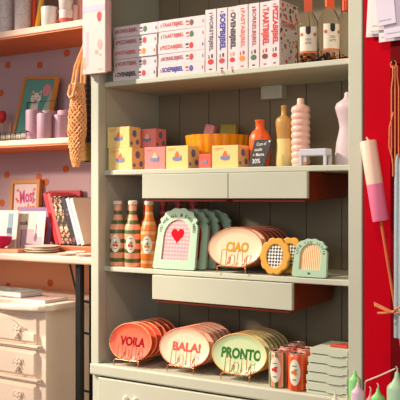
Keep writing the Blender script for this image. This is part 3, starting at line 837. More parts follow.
jar(23, 'tall speckled white jar beside the orange and yellow candles')
m = MB(); m.lathe([(0.0095, 0), (0.0105, 0.002), (0.0105, 0.24), (0.006, 0.262), (0.001, 0.268)], 16)
o = m.build('taper_candle', mat('red_orange_wax', (236, 78, 34), 0.45), smooth=True); o.location = (X(34, 0.19), 0.19, z1); o.rotation_euler = (0, math.radians(1), 0); tag(o, 'red-orange taper candle on the upper wall shelf', 'candle')
m = MB(); m.lathe([(0.0095, 0), (0.0105, 0.002), (0.0105, 0.24), (0.006, 0.262), (0.001, 0.268)], 16)
o = m.build('taper_candle', mat('yellow_wax', (240, 176, 30), 0.45), smooth=True); o.location = (X(37, 0.155), 0.155, z1 + 0.002); o.rotation_euler = (0, math.radians(13), 0); tag(o, 'yellow taper candle leaning right behind the white mug', 'candle')
t = thing('mug', 'white mug with a brown handle on the upper wall shelf', 'mug', (X(49.5, 0.145), 0.145, z1), (0, 0, math.radians(5)))
m = MB(); m.lathe([(0.028, 0), (0.0315, 0.004), (0.0345, 0.078), (0.0335, 0.080), (0.031, 0.078), (0.027, 0.006)], 32); m.build('cup', WHITE, t, smooth=True)
m = MB(); m.tube([(0.031 + 0.020*math.sin(a), 0, 0.042 + 0.024*math.cos(a)) for a in [PI*i/10 for i in range(11)]], 0.004); m.build('handle', mat('tan_glaze', (206, 130, 90), 0.4), t, smooth=True, label='tan handle')
def cup(px, y, z, label, base=None):
    t = thing('tumbler', label, 'cup', (X(px, y), y, z), group='cups stacked on the upper wall shelf')
    m = MB(); m.lathe([(0.0245, 0), (0.0265, 0.003), (0.0300, 0.054), (0.029, 0.056), (0.027, 0.054), (0.022, 0.005)], 30); m.build('cup', mat('blush_white', (236, 212, 204), 0.4), t, smooth=True)
    if base:
        m = MB(); m.lathe([(0.0272, 0.003), (0.0285, 0.022), (0.0285, 0.0225), (0.026, 0.0225)], 30, cap=False); m.build('glaze_band', mat('raspberry_glaze', (214, 84, 84), 0.35), t, smooth=True, label='raspberry red band')
cup(66.5, 0.145, z1, 'lower cup of the stack, white with red base, right of the mug', True)
cup(66, 0.145, z1 + 0.0565, 'plain white cup standing on the red-based cup')
cyl('narrow_cup', 75.5, 0.16, z1, 0.012, 0.075, mat('rose_cup', (232, 178, 168), 0.4), 'narrow pink tumbler right of the stacked cups', 'cup', taper=0.9, hollow=True)
cyl('narrow_vase', 80.5, 0.19, z1, 0.016, 0.12, mat('rose_cup2', (226, 160, 150), 0.4), 'tall pink vase beside the hanging pink bag', 'vase', taper=1.0)
# back row on the upper shelf
m = MB(); m.box(-0.045, 0.045, 0, 0.02, 0, 0.17); o = m.build('storage_tin', mat('taupe', (136, 104, 84), 0.6), bevel=0.003); o.location = (X(52, 0.3), 0.3, z1); tag(o, 'taupe brown box at the back behind the white mug', 'box')

# lower shelf goods
LIL = mat('lilac_wax', (178, 138, 152), 0.5, 0.03)
LG = 'lilac pillar candles on the lower wall shelf'
def pillar(px, y, h, label, r=0.032):
    t = thing('pillar_candle', label, 'candle', (X(px, y), y, z2), group=LG)
    m = MB(); m.lathe([(r*0.96, 0), (r, 0.003), (r, h-0.004), (r*0.95, h), (r*0.3, h-0.004)], 34); m.build('wax', LIL, t, smooth=True)
    m = MB(); m.tube([(0, 0, h-0.006), (0.001, 0, h+0.002), (0.003, 0, h+0.006)], 0.0012, 6); m.build('wick', PAPER, t)
pillar(45, 0.118, 0.103, 'lilac pillar candle in front at the middle of the group on the lower wall shelf')
pillar(33.5, 0.165, 0.127, 'tallest lilac pillar candle, leftmost beside the wire basket')
pillar(61, 0.158, 0.097, 'lilac pillar candle at the right by the orange net bag')
pillar(48.5, 0.228, 0.127, 'lilac pillar candle at the back between the left and front ones')
pillar(65, 0.232, 0.124, 'lilac pillar candle at the back right near the net bag')
m = MB(); m.box(-0.02, 0.02, 0, 0.014, 0, 0.19); o = m.build('slim_box', mat('lilac_card', (178, 140, 160), 0.6), bevel=0.001); o.location = (X(68, 0.34), 0.34, z2); tag(o, 'slim upright lilac box behind the candles', 'box')
# wire rack and basket
t = thing('wire_stand', 'black wire stand behind the lilac candles', 'stand', (X(42, 0.268), 0.268, z2))
hw = (X(57, .268) - X(27, .268)) / 2; hh = Z(42, 101.5, 0.268) - z2
m = MB(); m.tube([(-hw, 0, 0.0), (-hw, 0, hh), (hw, 0, hh), (hw, 0, 0)], 0.003); m.build('upright', BLACK, t, smooth=True)
m = MB(); m.tube([(-hw, -0.0, 0.004), (hw, 0, 0.004)], 0.002); m.tube([(-hw, 0.0, hh*0.5), (hw, 0, hh*0.5)], 0.0015); m.build('rail', BLACK, t, smooth=True)
t = thing('wire_basket', 'low black wire basket of crumpled white paper at the left', 'basket', (X(26, 0.12), 0.12, z2))
bl = 0.24; bh = 0.038
m = MB()
for z_ in (0.003, bh):
    m.tube([(0, 0, z_), (-bl, 0, z_), (-bl, 0.12, z_), (0, 0.12, z_)], 0.0026, 6, True)
m.build('rim', BLACK, t)
m = MB()
for k in range(9):
    x_ = -bl*k/8
    m.tube([(x_, 0, bh), (x_, 0, 0.003), (x_, 0.12, 0.003), (x_, 0.12, bh)], 0.002, 6)
m.build('wires', BLACK, t)
rnd = random.Random(3)
for k in range(7):
    m = MB(); m.ell((0, 0, 0), (0.021, 0.03, 0.014), 12, 8)
    for v in m.bm.verts: v.co *= 1 + rnd.uniform(-0.10, 0.08)
    o = m.build('soap_bar', mat('ivory_soap', (236, 222, 202), 0.6), smooth=True)
    o.location = (X(26, .12) - 0.03 - 0.032*k, 0.06 + 0.12 - 0.005*(k % 2), z2 + 0.021)
    tag(o, ['ivory soap nearest the candles in the black wire basket', 'ivory soap second from the right in the wire basket', 'ivory soap third from the right in the wire basket', 'ivory soap at the left edge of the photo in the wire basket'][min(k, 3)] if k < 3 else 'ivory soap in the left end of the wire basket', 'soap', 'ivory soaps in the wire basket' if k < 3 else 'ivory soaps in the left end of the basket')
# red flower ornament and cone
t = thing('tulip_ornament', 'red tulip ornament on a stick at the left photo edge', 'ornament', (X(2, 0.3), 0.3, z2))
m = MB(); m.lathe([(0.004, 0.10), (0.018, 0.115), (0.020, 0.14), (0.012, 0.155), (0.006, 0.15)], 18); m.build('flower', mat('tulip_red', (214, 44, 50), 0.5), t, smooth=True)
m = MB(); m.lathe([(0.014, 0), (0.014, 0.004), (0.003, 0.006), (0.003, 0.104)], 12); m.build('stem', mat('pale_wood', (222, 170, 120), 0.6), t)
m = MB(); m.lathe([(0.017, 0), (0.018, 0.003), (0.006, 0.085), (0.001, 0.112)], 20); o = m.build('cone_candle', mat('salmon_wax', (226, 150, 116), 0.5), smooth=True); o.location = (X(10.5, 0.3), 0.3, z2); tag(o, 'slim salmon cone candle between the tulip and the framed picture', 'candle')
# framed picture with a white cat
FRW = mat('oak_frame', (206, 138, 66), 0.5, 0.12, 20)
def framed(px, y, z, w, h, lean, roll, label, fw=0.013, group=None):
    t = thing('picture_frame', label, 'frame', (X(px, y), y, z), (math.radians(-lean), math.radians(roll), 0))
    N_ = 4
    m = MB(); m.ring([(-w/2, 0), (w/2, 0), (w/2, h), (-w/2, h)], [(-w/2+fw, fw), (w/2-fw, fw), (w/2-fw, h-fw), (-w/2+fw, h-fw)], 0, 0.022); m.build('moulding', FRW, t, bevel=0.0015)
    return t
t = framed(26.5, 0.268, z2 + 0.003, 0.200, 0.300, 12, 4, 'wooden picture frame with a teal picture behind the lilac candles')
m, nt, b_, sp = _nodes('teal_picture', 0.5)
gx = math_(nt, 'GREATER_THAN', math_(nt, 'ADD', sp.outputs[0], math_(nt, 'MULTIPLY', sp.outputs[2], -0.35)), -0.008)
nt.links.new(mixc(nt, gx, (96, 164, 150), (176, 196, 176)), b_.inputs['Base Color'])
q = MB(); q.box(-0.0875, 0.0875, 0.008, 0.016, 0.0125, 0.2875); pic = q.build('picture', m, t)
q = MB(); q.prism(circ(0.025, 24, (0.048, 0.240), 0.9, 1.1), 0.0065, 0.008); q.build('balloon', mat('balloon_pink', (232, 142, 150), 0.6), pic)
q = MB(); q.prism([(-0.02, 0.013), (0.076, 0.013), (0.076, 0.135), (0.03, 0.12)], 0.0072, 0.008); q.build('yellow_field', mat('field_yellow', (232, 196, 120), 0.6), pic)
q = MB(); q.prism(circ(0.030, 24, (-0.006, 0.202), 1, 0.85), 0.0058, 0.0072); q.prism(circ(0.026, 20, (-0.006, 0.157), 0.9, 1.5), 0.0058, 0.0072)
for s_ in (-1, 1): q.prism([(-0.006 + s_*0.008, 0.220), (-0.006 + s_*0.029, 0.210), (-0.006 + s_*0.026, 0.240)], 0.0058, 0.0072)
q.build('white_cat', mat('cat_white', (240, 228, 216), 0.6), pic)
q = MB()
for s_ in (-1, 1): q.prism(circ(0.003, 10, (-0.006 + s_*0.012, 0.204)), 0.0052, 0.0058); q.prism([(-0.006 + s_*0.014, 0.220), (-0.006 + s_*0.025, 0.215), (-0.006 + s_*0.023, 0.230)], 0.0052, 0.0058)
q.prism(circ(0.003, 8, (-0.006, 0.196), 1.3, 0.8), 0.0052, 0.0058)
q.build('cat_face', mat('cat_ink', (120, 60, 60), 0.6), pic)

# ------------------------------------------------------------------ white table
zt = 1.031
t = thing('trestle_table', 'white-topped table on black metal legs left of the cabinet', 'table', (-0.75, 0.02, 0))
m = MB(); m.box(-0.8, -0.05 + 0.75, 0.0, 0.37, zt - 0.029, zt); m.build('table_top', mat('table_white', (232, 192, 170), 0.45, 0.03), t, bevel=0.008, seg=3)
lx = X(79, 0.06) + 0.75
for k, (xx, yy) in enumerate(((lx, 0.045), (lx + 0.032, 0.085), (-0.74, 0.045), (-0.74, 0.33), (lx, 0.34))):
    m = MB(); w_ = 0.012 if k != 1 else 0.0115; m.box(xx - w_, xx + w_, yy - w_, yy + w_, 0, zt - 0.0292)
    m.build('leg', BLACK, t, bevel=0.001)
m = MB(); m.tube([(lx - 0.062, 0.055, zt - 0.03), (lx - 0.008, 0.05, zt - 0.19)], 0.004); m.build('strut', BLACK, t)
m = MB()
for z_ in (0.86, 0.74, 0.52, 0.3): m.tube([(lx, 0.055, z_), (lx + 0.035, 0.085, z_ - 0.012)], 0.0045, 6)
m.build('rung', BLACK, t)
# brown riser and books
m = MB(); m.box(0, SX - 0.001 - X(46, .2), 0, 0.19, 0, 0.026); o = m.build('riser_board', mat('brown_board', (170, 92, 52), 0.5, 0.2), bevel=0.003); o.location = (X(46, .2), 0.2, zt); tag(o, 'low brown wooden board under the leaning books', 'board')
zr = zt + 0.0262
FLOR = blotch_mat('dark_floral', 95, [(0, (52, 40, 40)), (0.12, (206, 166, 120)), (0.36, (60, 46, 44)), (0.46, (200, 96, 86)), (0.66, (120, 126, 84)), (0.8, (236, 206, 176))], 0.6, 0.55)
lean = math.radians(-19)
bk = [(0.019, 0.222, mat('book_scarlet', (222, 40, 52), 0.45), 'scarlet book, leftmost of the leaning books on the table', 'novel'),
      (0.018, 0.220, mat('book_coral', (232, 92, 92), 0.45), 'coral pink book leaning second from the left on the table'),
      (0.024, 0.204, FLOR, 'dark floral book leaning beside the coral pink book'),
      (0.024, 0.204, FLOR, 'dark floral book leaning beside the black and red book'),
      (0.022, 0.202, blotch_mat('black_red', 46, [(0, (34, 28, 34)), (0.55, (150, 40, 50)), (0.7, (34, 28, 34)), (0.9, (80, 70, 100))], 0.5), 'black and red book leaning next to the grey-blue one'),
      (0.019, 0.200, mat('book_greyblue', (176, 182, 196), 0.5), 'grey-blue book leaning in front of the cabinet post'),
      (0.018, 0.198, mat('book_ivory', (232, 214, 194), 0.5), 'ivory book leaning nearest the cabinet side, half hidden')]
xb = X(55.5, 0.225)
for q in bk:
    T, H = q[0], q[1]
    t = thing('leaning_book', q[3], 'book', (xb, 0.225, zr + 0.0005), (0, lean, 0), 'leaning books on the table')
    m = MB(); c = 0.002; m.prism([(0, 0.14), (0, 0), (T, 0), (T, 0.14), (T-c, 0.14), (T-c, c), (c, c), (c, 0.14)], 0, H, 'xy'); m.build('cover', q[2], t, bevel=0.0008, seg=1)
    m = MB(); m.box(c, T-c, c+0.001, 0.137, 0.002, H-0.003); m.build('pages', PAPER, t)
    xb += (T + 0.0012) / math.cos(lean)
m = MB(); m.box(0, X(80, .372) - X(48, .372), 0, 0.016, 0, Z(65, 190.5, 0.372) - zr); o = m.build('ring_binder', mat('binder_red', (196, 34, 44), 0.5), bevel=0.002); o.location = (X(48, .372), 0.372, zr); tag(o, 'upright red binder against the wall behind the leaning books', 'binder')
# framed lettering
t = framed(21.5, 0.352, zt + 0.001, 0.185, 0.302, 5, -1, 'wooden frame with pink handwritten words on the table against the wall', 0.018)
q = MB(); q.box(-0.076, 0.076, 0.008, 0.016, 0.016, 0.286); pc = q.build('picture', mat('print_white', (232, 206, 204), 0.6), t)
q = MB(); q.text('Most', 0.095, 0.060, facing(0.0072, 0.012, 0.228, -0.12), bold=0.03); q.build('brush_lettering', mat('letter_magenta', (206, 70, 130), 0.6, 0), pc)
q = MB(); q.text('make', 0.110, 0.036, facing(0.0072, 0.010, 0.175, -0.05), bold=0.03); q.build('brush_lettering', mat('letter_orange', (226, 100, 62), 0.6, 0), pc)
for dx, dz in ((-0.05, 0.255), (0.055, 0.258), (-0.055, 0.215), (0.05, 0.20), (-0.045, 0.205)):
    q = MB(); q.prism(circ(0.007, 10, (dx, dz)), 0.0072, 0.008); q.build('brush_flower', MATS['letter_orange'], pc)
# cards
def card(name, px0, px1, y, ztop, m_, label, lean=7):
    x0, x1 = X(px0, y), X(px1, y); h = ztop - zt
    t = thing(name, label, 'card', ((x0+x1)/2, y, zt + 0.0004), (math.radians(-lean), 0, 0))
    m = MB(); m.box(-(x1-x0)/2, (x1-x0)/2, 0, 0.003, 0, h); m.build('card', m_, t)
    return t, (x1-x0), h
t, w, h = card('greeting_card', 15, 49, 0.25, Z(30, 207, 0.26), mat('card_violet', (170, 132, 176), 0.6), 'violet card standing behind the white card on the table')
m = MB(); m.prism([(w*0.22, h*0.25), (w*0.36, h*0.25), (w*0.40, h*0.62), (w*0.30, h*0.72), (w*0.24, h*0.5)], -0.001, 0); m.build('red_vase_print', mat('print_red', (214, 44, 46), 0.6), t)
t, w, h = card('greeting_card', 14, 42.5, 0.185, Z(28, 211, 0.195), mat('card_ivory', (240, 226, 212), 0.6), 'ivory card with pale lilac blocks and small handwriting on the table')
m = MB(); m.box(-w*0.30, w*0.14, -0.001, 0, h*0.04, h*0.54); m.box(w*0.14, w*0.46, -0.0008, 0, h*0.04, h*0.36); m.build('lilac_print', mat('print_lilac', (204, 178, 190), 0.6), t)
m = MB(); m.text('ook', w*0.30, h*0.11, facing(-0.0012, -w*0.22, h*0.70)); m.build('card_lettering', INKDARK, t)
m = MB(); m.box(-w*0.30, -w*0.27, -0.0014, -0.001, h*0.1, h*0.52); m.build('bar_print', mat('print_taupe', (140, 104, 110), 0.6), t)
m = MB(); m.prism(circ(w*0.05, 12, (w*0.22, h*0.34), 1, 2.2), -0.0014, -0.001); m.box(w*0.205, w*0.225, -0.0014, -0.001, h*0.4, h*0.66); m.build('flower_print', MATS['print_taupe'], t)
t, w, h = card('greeting_card', -14, 15, 0.148, Z(5, 210, 0.158), mat('card_white', (238, 232, 228), 0.6), 'white card with a blue print at the left photo edge')
m = MB(); m.box(w*0.18, w*0.34, -0.001, 0, h*0.28, h*0.92); m.build('blue_print', mat('print_paleblue', (150, 184, 196), 0.6), t)
m = MB(); m.box(w*0.17, w*0.33, -0.0016, -0.001, h*0.42, h*0.56); m.build('slate_print', mat('print_slate', (92, 104, 124), 0.6), t)
m = MB(); m.box(X(-35, .05), X(18.5, .05), 0.045, 0.125, 0, 0.013); o = m.build('serving_board', mat('tan_board', (216, 150, 110), 0.5, 0.15), bevel=0.003); o.location.z = zt; tag(o, 'tan wooden board under the magenta bowl', 'board')
m = MB(); m.lathe([(0.022, 0), (0.028, 0.003), (0.055, 0.018), (0.066, 0.042), (0.067, 0.048), (0.064, 0.047), (0.05, 0.02), (0.01, 0.008)], 40, sy=0.58); o = m.build('glass_bowl', mat('magenta_glaze', (196, 18, 78), 0.2), smooth=True); o.location = (X(-1, 0.085), 0.085, zt + 0.0132); tag(o, 'magenta bowl cut by the left photo edge', 'bowl')
DISH = mat('dish_cream', (240, 226, 206), 0.35, 0.03)
def saucer(px, y, z, r, label, wav=0.0, group=None, sy=1.0):
    m = MB(); m.lathe([(r*0.5, 0), (r*0.55, 0.001), (r*0.9, 0.005), (r, 0.0085), (r*0.97, 0.0095), (r*0.85, 0.006), (r*0.5, 0.0035), (r*0.05, 0.0035)], 48, rad=(lambda a, q, z_: q*(1 + wav*math.cos(6*a))) if wav else None)
    o = m.build('plate', DISH, smooth=True); o.location = (X(px, y), y, z); tag(o, label, 'plate', group); return o
for k in range(3):
    saucer(42, 0.125, zt + 0.0003 + 0.0095*k, 0.070, ['bottom cream plate of the stack of three on the table', 'middle cream plate of the stack of three on the table', 'top cream plate of the stack of three on the table'][k], 0, 'stacked cream plates')
saucer(67, 0.062, zt + 0.0003, 0.036, 'wavy cream saucer in the middle at the table edge', 0.06, 'wavy cream saucers')
saucer(85, 0.064, zt + 0.0003, 0.036, 'wavy cream saucer at the table edge next to the cabinet', 0.06, 'wavy cream saucers')
saucer(75.5, 0.140, zt + 0.0003, 0.040, 'wavy cream saucer lying behind the two front saucers', 0.06, 'wavy cream saucers')

# ------------------------------------------------------------------ white chest of drawers
DRW = mat('dresser_paint', (248, 226, 204), 0.5, 0.03, 6)
zd = 0.846
dxr = X(46, 0.0)
wD = 0.66
t = thing('dresser', 'cream white chest of drawers with ornate pulls under the table', 'dresser', (dxr - wD/2, 0.0, 0))
hw = wD/2
m = MB(); m.box(-hw, hw, 0.0, 0.385, 0.02, zd - 0.026); m.build('carcass', DRW, t, bevel=0.003)
pts = []
for i in range(41):
    u = -1 + 2*i/40; xx = u*(hw + 0.032)
    yy = -0.055 + 0.016*math.cos(u*PI*2.0) * (1 if abs(u) < 0.9 else 0.8) + (0.05*max(0, (abs(u)-0.86)/0.14)**2)
    pts.append((xx, yy))
pts += [(hw + 0.032, 0.388), (-hw - 0.032, 0.388)]
m = MB(); m.prism(pts, zd - 0.026, zd, 'xy'); m.build('dresser_top', DRW, t, bevel=0.009, seg=3)
def zpy(py): return Z(25, py, 0.0)
zts = [zpy(315.5) - 0.128*k for k in range(5)]
for k in range(4):
    z_hi = zts[k]; z_lo = zts[k] - 0.106
    w_ = hw - 0.042
    m = MB(); m.box(-w_, w_, -0.010, 0.002, z_lo, z_hi); d = m.build('drawer', DRW, t, bevel=0.002)
    top = [(w_*u, z_hi - 0.010 - (0.026*(1 - math.cos(PI*min(1, max(0, (abs(u)-0.45)/0.5)))) if k == 0 else 0)) for u in [1 - 2*i/40 for i in range(41)]]
    m = MB(); m.prism([(-w_, z_lo + 0.012), (w_, z_lo + 0.012)] + top, -0.022, -0.010); m.build('raised_panel', DRW, d, bevel=0.003)
    m = MB(); m.box(-hw + 0.02, hw - 0.02, -0.026, 0.0, z_lo - 0.010, z_lo - 0.001); m.box(-hw + 0.02, hw - 0.02, -0.018, 0.0, z_lo - 0.018, z_lo - 0.012); m.build('ledge', DRW, t, bevel=0.002)
    for hx in (X(18.5 + 0.4*k, -0.02) - (dxr - hw), -(X(18.5, -0.02) - (dxr - hw)) - 0.0):
        zc = Z(18.5, 332 + 33*k, -0.02)
        m = MB()
        for q in range(5):
            a = PI*2*q/5 + PI/2; m.ell((hx + 0.012*math.cos(a), -0.027, zc + 0.010 + 0.012*math.sin(a)), (0.008, 0.005, 0.008), 10, 7)
        m.ell((hx, -0.029, zc + 0.010), (0.006, 0.007, 0.006), 10, 7)
        for s_ in (-1, 1):
            m.tube([(hx + s_*(0.012 + 0.018*u_), -0.026, zc + 0.014 + 0.012*math.sin(u_*PI*1.3)) for u_ in [i/8 for i in range(9)]], [0.004 - 0.0025*i/8 for i in range(9)], 6)
            m.tube([(hx + s_*(0.010 + 0.012*u_), -0.026, zc + 0.002 - 0.014*u_) for u_ in [i/5 for i in range(6)]], [0.004 - 0.0025*i/5 for i in range(6)], 6)
        m.build('rosette', DRW, d, smooth=True)
        m = MB(); m.ell((hx, -0.032, zc - 0.014), (0.009, 0.009, 0.012), 12, 8); m.build('pull', DRW, d, smooth=True)
for s_ in (-1, 1):
    for yy in (0.02, 0.345):
        m = MB(); m.box(s_*(hw - 0.022) - 0.02, s_*(hw - 0.022) + 0.02, yy, yy + 0.04, 0, 0.0205); m.build('foot', DRW, t)
# magazines
MG1 = blotch_mat('magazine_cover', 30, [(0, (156, 164, 160)), (0.4, (110, 124, 130)), (0.6, (214, 208, 196)), (0.8, (120, 130, 140))], 0.5)
def magz(px0, px1, y, d, z, h, m_, rot, label):
    x0, x1 = X(px0, y), X(px1, y)
    t = thing('magazine', label, 'magazine', ((x0+x1)/2, y + d/2, z), (0, 0, math.radians(rot)), 'magazines on the chest of drawers')
    m = MB(); m.box(-(x1-x0)/2, (x1-x0)/2, -d/2, d/2, h*0.9, h); m.box(-(x1-x0)/2, (x1-x0)/2, -d/2, d/2, 0, h*0.1); m.build('cover', m_, t)
    m = MB(); m.box(-(x1-x0)/2 + 0.002, (x1-x0)/2 - 0.002, -d/2 + 0.001, d/2 - 0.002, h*0.1, h*0.9); m.build('pages', PAPER, t)
magz(-28, 44, 0.005, 0.13, zd + 0.0003, 0.012, blotch_mat('magazine_cover2', 24, [(0, (206, 178, 172)), (0.3, (206, 120, 110)), (0.6, (222, 200, 190)), (0.8, (110, 90, 130))], 0.5), 1, 'thin magazine with red and violet cover, lowest on the chest')
magz(-34, 22, 0.02, 0.12, zd + 0.0126, 0.022, MG1, -2, 'thick grey-green magazine on top of the thin one')

# ------------------------------------------------------------------ net bag, dark bag and pink bag on the cabinet corner
ORN = mat('net_orange', (255, 178, 112), 0.6, 0.1, 40)
xn, yn = X(77.5, -0.03), -0.03
ztop = Z(80, 84, yn); zbot = Z(76, 167, yn)
t = thing('hanging_net_bag', 'orange crocheted net bag hanging at the cabinet corner', 'bag', (xn, yn, zbot))
H = ztop - zbot
def prof(u):
    pts = [(0, 0.010), (0.10, 0.020), (0.22, 0.029), (0.42, 0.038), (0.62, 0.037), (0.82, 0.029), (1.0, 0.021)]
    for (a, ra), (b, rb) in zip(pts, pts[1:]):
        if u <= b: return ra + (rb-ra)*(u-a)/(b-a)
    return 0.021
def net(mb, k, nr, seg, r):
    for s_ in (-1, 1):
        for i in range(seg):
            a0 = 2*PI*i/seg; path = []
            for j in range(nr*2 + 1):
                u = j/(nr*2); q = prof(u)*k; a = a0 + s_*j*PI/seg*1.15
                path.append((q*math.cos(a)*1.0 - 0.004 + 0.012*(u-0.3) + 0.002*math.sin(j*1.9+i), q*math.sin(a)*0.62 + 0.002*math.cos(j*2.3+i*1.7), u*H))
            mb.tube(path, r, 5)
m = MB(); net(m, 1.0, 14, 12, 0.0027); nb = m.build('netting', ORN, t, smooth=True)
m = MB(); net(m, 0.72, 11, 10, 0.0027); m.build('inner_fold', ORN, t, smooth=True)
m = MB(); m.tube([(0.004 + 0.0215*math.cos(a), 0.014*math.sin(a), H) for a in [2*PI*i/24 for i in range(24)]], 0.0045, 7, True); m.build('rim', ORN, t, smooth=True)
hz = Z(83, 44, yn) - zbot; hx = X(86, yn) - xn
for s_ in (-1, 1):
    m = MB(); m.tube([(0.004 - 0.022, s_*0.010, H), (0.004 - 0.018 + 0.010, s_*0.008, H + (hz-H)*0.45), (hx - 0.005, s_*0.003, hz)], 0.0048, 7)
    m.tube([(0.004 + 0.022, s_*0.010, H), (0.012 + 0.018, s_*0.008, H + (hz-H)*0.45), (hx + 0.004, s_*0.003, hz)], 0.0048, 7)
    m.build('handle', ORN, t, smooth=True)
# drooping loop of the front handle
m = MB(); za = Z(73, 99, yn) - zbot
m.tube([(0.004 - 0.020, -0.020, za + 0.05), (-0.022, -0.026, za + 0.015), (-0.010, -0.028, za), (0.004, -0.027, za + 0.008), (0.010, -0.020, za + 0.05), (0.012, -0.014, H + 0.05)], 0.005, 7); m.build('handle', ORN, t, smooth=True)
m = MB(); m.tube([(0, 0, 0), (0, -0.017, 0), (0, -0.02, 0.005)], 0.003, 8)
o = m.build('peg', BLACK, cab); o.location = (XO0 + 0.006, -0.012 - 0.0, Z(83, 43, yn))
t = thing('hanging_bag', 'dark knitted bag hanging behind the orange net bag', 'bag', (X(87, 0.03), 0.03, Z(87, 162, 0.03)))
Hd = Z(87, 62, 0.03) - Z(87, 162, 0.03)
m = MB(); m.lathe([(0.012, 0), (0.021, 0.02), (0.023, Hd*0.3), (0.018, Hd*0.7), (0.008, Hd*0.95), (0.004, Hd)], 22, sy=0.8); m.build('bag_body', stripe_mat('dark_knit', 2, 0.02, [(0, (40, 32, 32)), (0.5, (70, 54, 34)), (0.8, (30, 26, 28))], 0.9), t, smooth=True)
m = MB(); m.lathe([(0.0215, 0.004), (0.0235, 0.02), (0.0245, 0.06), (0.0235, 0.07)], 22, sy=0.8, cap=False); m.build('gold_band', mat('gold_knit', (128, 98, 30), 0.8, 0.4, 60), t, smooth=True)
m = MB(); m.tube([(0, 0, Hd), (0.006, 0, Hd + 0.05)], 0.003); m.build('handle', BLACK, t)
# pink bag
x0, x1 = X(82.5, -0.06), X(105.3, -0.06); xe = X(107.5, -0.045)
zb_ = Z(95, 73.5, -0.06)
t = thing('pink_paper_bag', 'pale pink paper bag with berry print hanging before the cabinet post', 'bag', ((x0+x1)/2, -0.06, zb_))
hw = (x1-x0)/2
m = MB(); m.box(-hw, hw, 0, 0.012, 0, 0.40); m.build('bag_front', mat('bag_pink', (244, 208, 200), 0.65, 0.05, 20), t, bevel=0.002)
m = MB(); m.prism([(hw - 0.004, 0.012), (hw + 0.006, 0.012), (hw + 0.007, 0.024), (hw - 0.004, 0.024)], 0.006, 0.40, 'xy'); m.box(-hw + 0.002, hw - 0.004, 0.012, 0.024, 0.006, 0.40); m.build('bag_back', mat('bag_rose', (238, 190, 182), 0.65, 0.05), t)
m = MB(); bz = Z(99, 16, -0.06) - zb_; bxx = X(99.3, -0.06) - (x0+x1)/2
m.prism([(bxx + 0.011*math.cos(a)*(1.0 if math.sin(a) > 0 else 0.85) , bz + 0.020*math.sin(a)*(0.8 if math.sin(a) > 0 else 1)) for a in [2*PI*i/20 for i in range(20)]], -0.001, 0); m.build('berry_print', mat('berry_red', (206, 40, 44), 0.6), t)
m = MB()
bp = X(98.5, -0.06) - (x0+x1)/2
m.prism(circ(0.011, 18, (bp + 0.006, Z(100, 44, -.06) - zb_), 1, 1.6), -0.0008, 0); m.build('blush_print', mat('blush_print', (236, 170, 160), 0.6), t); m = MB(); m.prism(circ(0.008, 12, (bp - 0.010, Z(97, 52, -.06) - zb_)), -0.0008, 0); m.build('blush_print', mat('blush_print', (236, 170, 160), 0.6), t)
m = MB(); m.box(-hw + 0.001, hw - 0.001, -0.0008, 0, Z(95, 11, -.06) - zb_, Z(95, 5, -.06) - zb_); m.build('lilac_print', mat('lilac_print', (222, 190, 206), 0.6), t)
m = MB(); m.box(-hw + 0.012, -hw + 0.026, -0.0008, 0, 0.03, 0.15); m.build('lilac_print', MATS['lilac_print'], t)
for q in ((-hw + 0.002, -hw + 0.016, 0.02, 0.06), (hw - 0.028, hw - 0.020, Z(97, 56, -.06) - zb_, Z(97, 54, -.06) - zb_), (hw - 0.034, hw - 0.012, 0.012, 0.016)):
    m = MB(); m.box(q[0], q[1], -0.0009, 0, q[2], q[3]); m.build('sand_print', mat('sand_print', (226, 176, 128), 0.6), t)
m = MB(); m.tube([(-0.03, 0.012, 0.39), (-0.025, 0.012, 0.45), (0, 0.013, 0.475), (0.025, 0.012, 0.45), (0.03, 0.012, 0.39)], 0.003); m.build('handle', PAPER, t, smooth=True)
m = MB(); m.tube([(0, 0.0, 0), (0, -0.022, 0), (0, -0.028, 0.006)], 0.003); o = m.build('peg', BLACK, cab); o.location = ((x0+x1)/2, -0.030, zb_ + 0.465)

# ------------------------------------------------------------------ right: red wall goods
CARDW = mat('card_stock', (236, 226, 222), 0.6, 0.02)
CARDL = mat('card_lilac', (226, 214, 230), 0.6, 0.02)
def tagcard(px0, px1, pyb, y, m_, roll, label):
    x0, x1 = X(px0, y), X(px1, y); zb0 = Z((px0+px1)/2, pyb, y)
    t = thing('hanging_card', label, 'card', ((x0+x1)/2, y, zb0), (0, math.radians(roll), 0), 'white cards hanging on the red wall')
    w = (x1-x0)/2
    m = MB(); m.prism([(-w, 0), (w, 0), (w, 0.20), (w*0.4, 0.235), (-w*0.4, 0.235), (-w, 0.20)], 0, 0.0025); m.build('card', m_, t)
    m = MB(); m.box(-w*0.8, w*0.5, -0.0008, 0, 0.012, 0.015); m.build('card_print', mat('soft_print', (190, 176, 190), 0.6), t)
    return t
tagcard(366, 389, 36.5, RW - 0.012, CARDW, 3, 'white hanging card, leftmost of the bundle on the red wall')
tagcard(368, 391, 33.5, RW - 0.019, CARDW, 2, 'white hanging card second from the left of the bundle')
tagcard(379, 402, 41, RW - 0.026, CARDW, -1, 'white hanging card reaching lowest in the bundle')
tagcard(370, 393, 30, RW - 0.033, CARDW, 1, 'white hanging card in the middle of the bundle')
tagcard(384, 409, 37, RW - 0.040, CARDL, -2, 'pale lilac hanging card cut by the right photo edge')
tagcard(377.5, 396, 24.5, RW - 0.048, CARDL, -5, 'pale lilac hanging card on the very front of the bundle')
m = MB(); hz_ = Z(385, 2, -.03) + 0.155; m.tube([(X(384, RW), RW, hz_ + 0.012), (X(384, RW), RW - 0.055, hz_ + 0.012), (X(384, RW), RW - 0.064, hz_ + 0.024)], 0.003); o = m.build('wall_hook', BLACK); tag(o, 'black hook holding the white cards on the red wall', 'hook')
